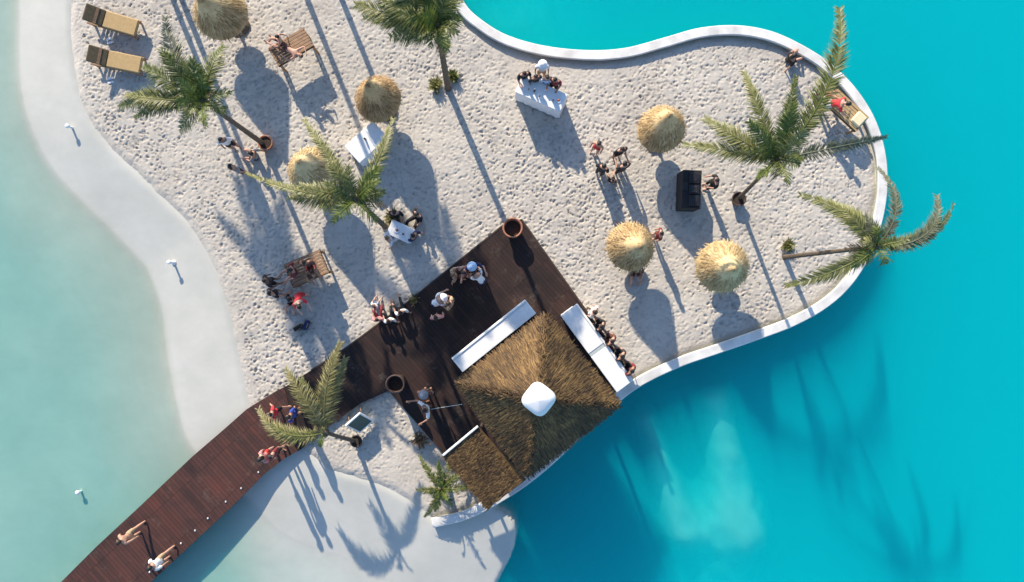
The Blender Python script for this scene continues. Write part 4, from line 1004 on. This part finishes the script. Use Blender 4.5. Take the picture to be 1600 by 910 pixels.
# -- long white table
px(818, 134, 0, 195, 'drink', 'person with black hair and black shirt at the left end of the long white table', 0, 'black', 'black')
px(835, 139, 0, 200, 'stand', 'person in charcoal behind the middle of the long white table', 1, 'charcoal', 'black', scale=0.97)
px(845, 122, 0, 180, 'stand', 'person in white cap farthest behind the long white table', 0, 'white', 'tan', hat='white')
px(864, 143, 0, 160, 'drink', 'person in maroon at the right end of the long white table', 0, 'maroon', 'black')
px(852, 141, 0, 190, 'stand_f', 'person in light blue between two guests behind the long white table', 2, 'lightblue', 'denim', long_=True, hair=1)
# -- standing quartet
px(928, 238, 0, 150, 'stand_f', 'woman in a red swimsuit standing at the upper left of the group of four', 0, swim='red', long_=True, hair=1)
px(962, 246, 0, 200, 'stand', 'person in black shorts at the upper right of the group of four', 0, 'black', 'black')
px(935, 272, 0, -30, 'stand', 'person in black at the lower left of the group of four', 0, 'black', 'black', 'trousers')
px(966, 270, 0, 20, 'drink', 'broad person in dark patterned clothes at the lower right of the group of four', 0, 'charcoal', 'black', 'trousers', scale=1.04)
px(955, 284, 0, 10, 'ground', 'child in black crouching below the group of four', 0, 'black', 'black', scale=0.62)
px(1103, 292, 0, 95, 'drink', 'person in black operating the black music console', 0, 'black', 'black', 'trousers')
px(1021, 370, 0, 90, 'stand_f', 'person in red half hidden under the golden parasol nearest the deck', 0, 'maroon', 'brown', scale=0.95)
px(992, 424, 0, 180, 'ground', 'person in brown sitting on the sand below the golden parasol nearest the deck', 0, 'brown', 'brown', hair=1)
# -- right end
px(1230, 97, 0, -60, 'ground', 'person in black sitting on the sand inside the top right bend of the pool wall', 0, 'black', 'black', long_=True)
px(1294, 152, 0.76, -130, 'lie_f', 'woman in a red swimsuit lying on the raised daybed with the cream pillow', 0, swim='scarlet', long_=True, hair=0, scale=0.8, h=0.76)
px(1281, 172, 0, 250, 'stoop', 'person in red and white bending beside the raised daybed with the cream pillow', 0, 'scarlet', 'white')
# -- bridge
px(444, 637, DZ, 80, 'walk', 'person in a scarlet shirt walking on the bridge under the yellowish fronds', 0, 'scarlet', 'black')
px(472, 640, DZ, 80, 'stand', 'person in a blue shirt standing on the bridge behind the one in scarlet', 1, 'blue', 'navy')
px(430, 702, DZ, 120, 'stand_f', 'woman in pink at the edge of the bridge below the yellowish fronds', 2, 'pink', 'red', long_=True)
px(445, 698, DZ, 240, 'stand', 'person in maroon at the edge of the bridge, right of the woman in pink', 0, 'maroon', 'black')
px(222, 824, DZ, 130, 'walk', 'bare chested tanned man walking on the lower part of the bridge', 0, None, 'tan', hair=1)
px(268, 862, DZ, 130, 'walk', 'person in a white shirt walking at the right edge of the lower bridge', 0, 'white', 'tan')
# ---------------------------------------------------------------- things left lying about
def plate(x, y, z, label, food='orange'):
    q = P(x, y, z); o = thing('plate', label, 'plate', (q.x, q.y, z + 0.002))
    MB().lathe([(0.001, 0.0), (0.07, 0.0), (0.13, 0.018), (0.128, 0.024), (0.07, 0.008), (0.001, 0.008)], 20).build('dish', M['whitecloth'], o, True)
    MB().ball((0.01, 0, 0.02), (0.06, 0.045, 0.025), 10, 5).build('food', M[food], o, True)
def bottle(x, y, z, label, mat='darkpot'):
    q = P(x, y, z); o = thing('bottle', label, 'bottle', (q.x, q.y, z + 0.002))
    MB().lathe([(0.001, 0.0), (0.036, 0.0), (0.038, 0.17), (0.014, 0.22), (0.013, 0.28), (0.001, 0.28)], 14).build('body', M[mat], o, True)
    MB().lathe([(0.015, 0.265), (0.016, 0.295), (0.001, 0.297)], 10).build('cap', M['white'], o, True)
plate(872, 157, 1.1, 'plate at the right end of the long white table')
bottle(835, 143, 1.1, 'dark bottle standing on the long white table')
plate(620, 360, 0.45, 'plate of food on the low white table between the seated guests')
bottle(630, 366, 0.45, 'dark bottle on the low white table between the seated guests')
bottle(571, 218, 0.95, 'dark bottle on the draped table under the olive palm')
def bag(x, y, mat, label, rz=0.5):
    q = P(x, y, 0); o = thing('beach_bag', label, 'bag', (q.x, q.y, -0.01), rz)
    MB().box(0, 0, 0.13, 0.38, 0.18, 0.26, None, 0.04).build('body', mat, o)
    for s_ in (-1, 1): MB().tube([(-0.1, s_ * 0.07, 0.24), (-0.06, s_ * 0.1, 0.38), (0.06, s_ * 0.1, 0.38), (0.1, s_ * 0.07, 0.24)], 0.01, 6).build('handle', M['teak'], o)
bag(468, 512, M['black'], 'black bag lying in the shade below the crowded daybed')
bag(480, 508, CLOTH['navy'], 'navy bag lying beside the black one below the crowded daybed', 1.2)
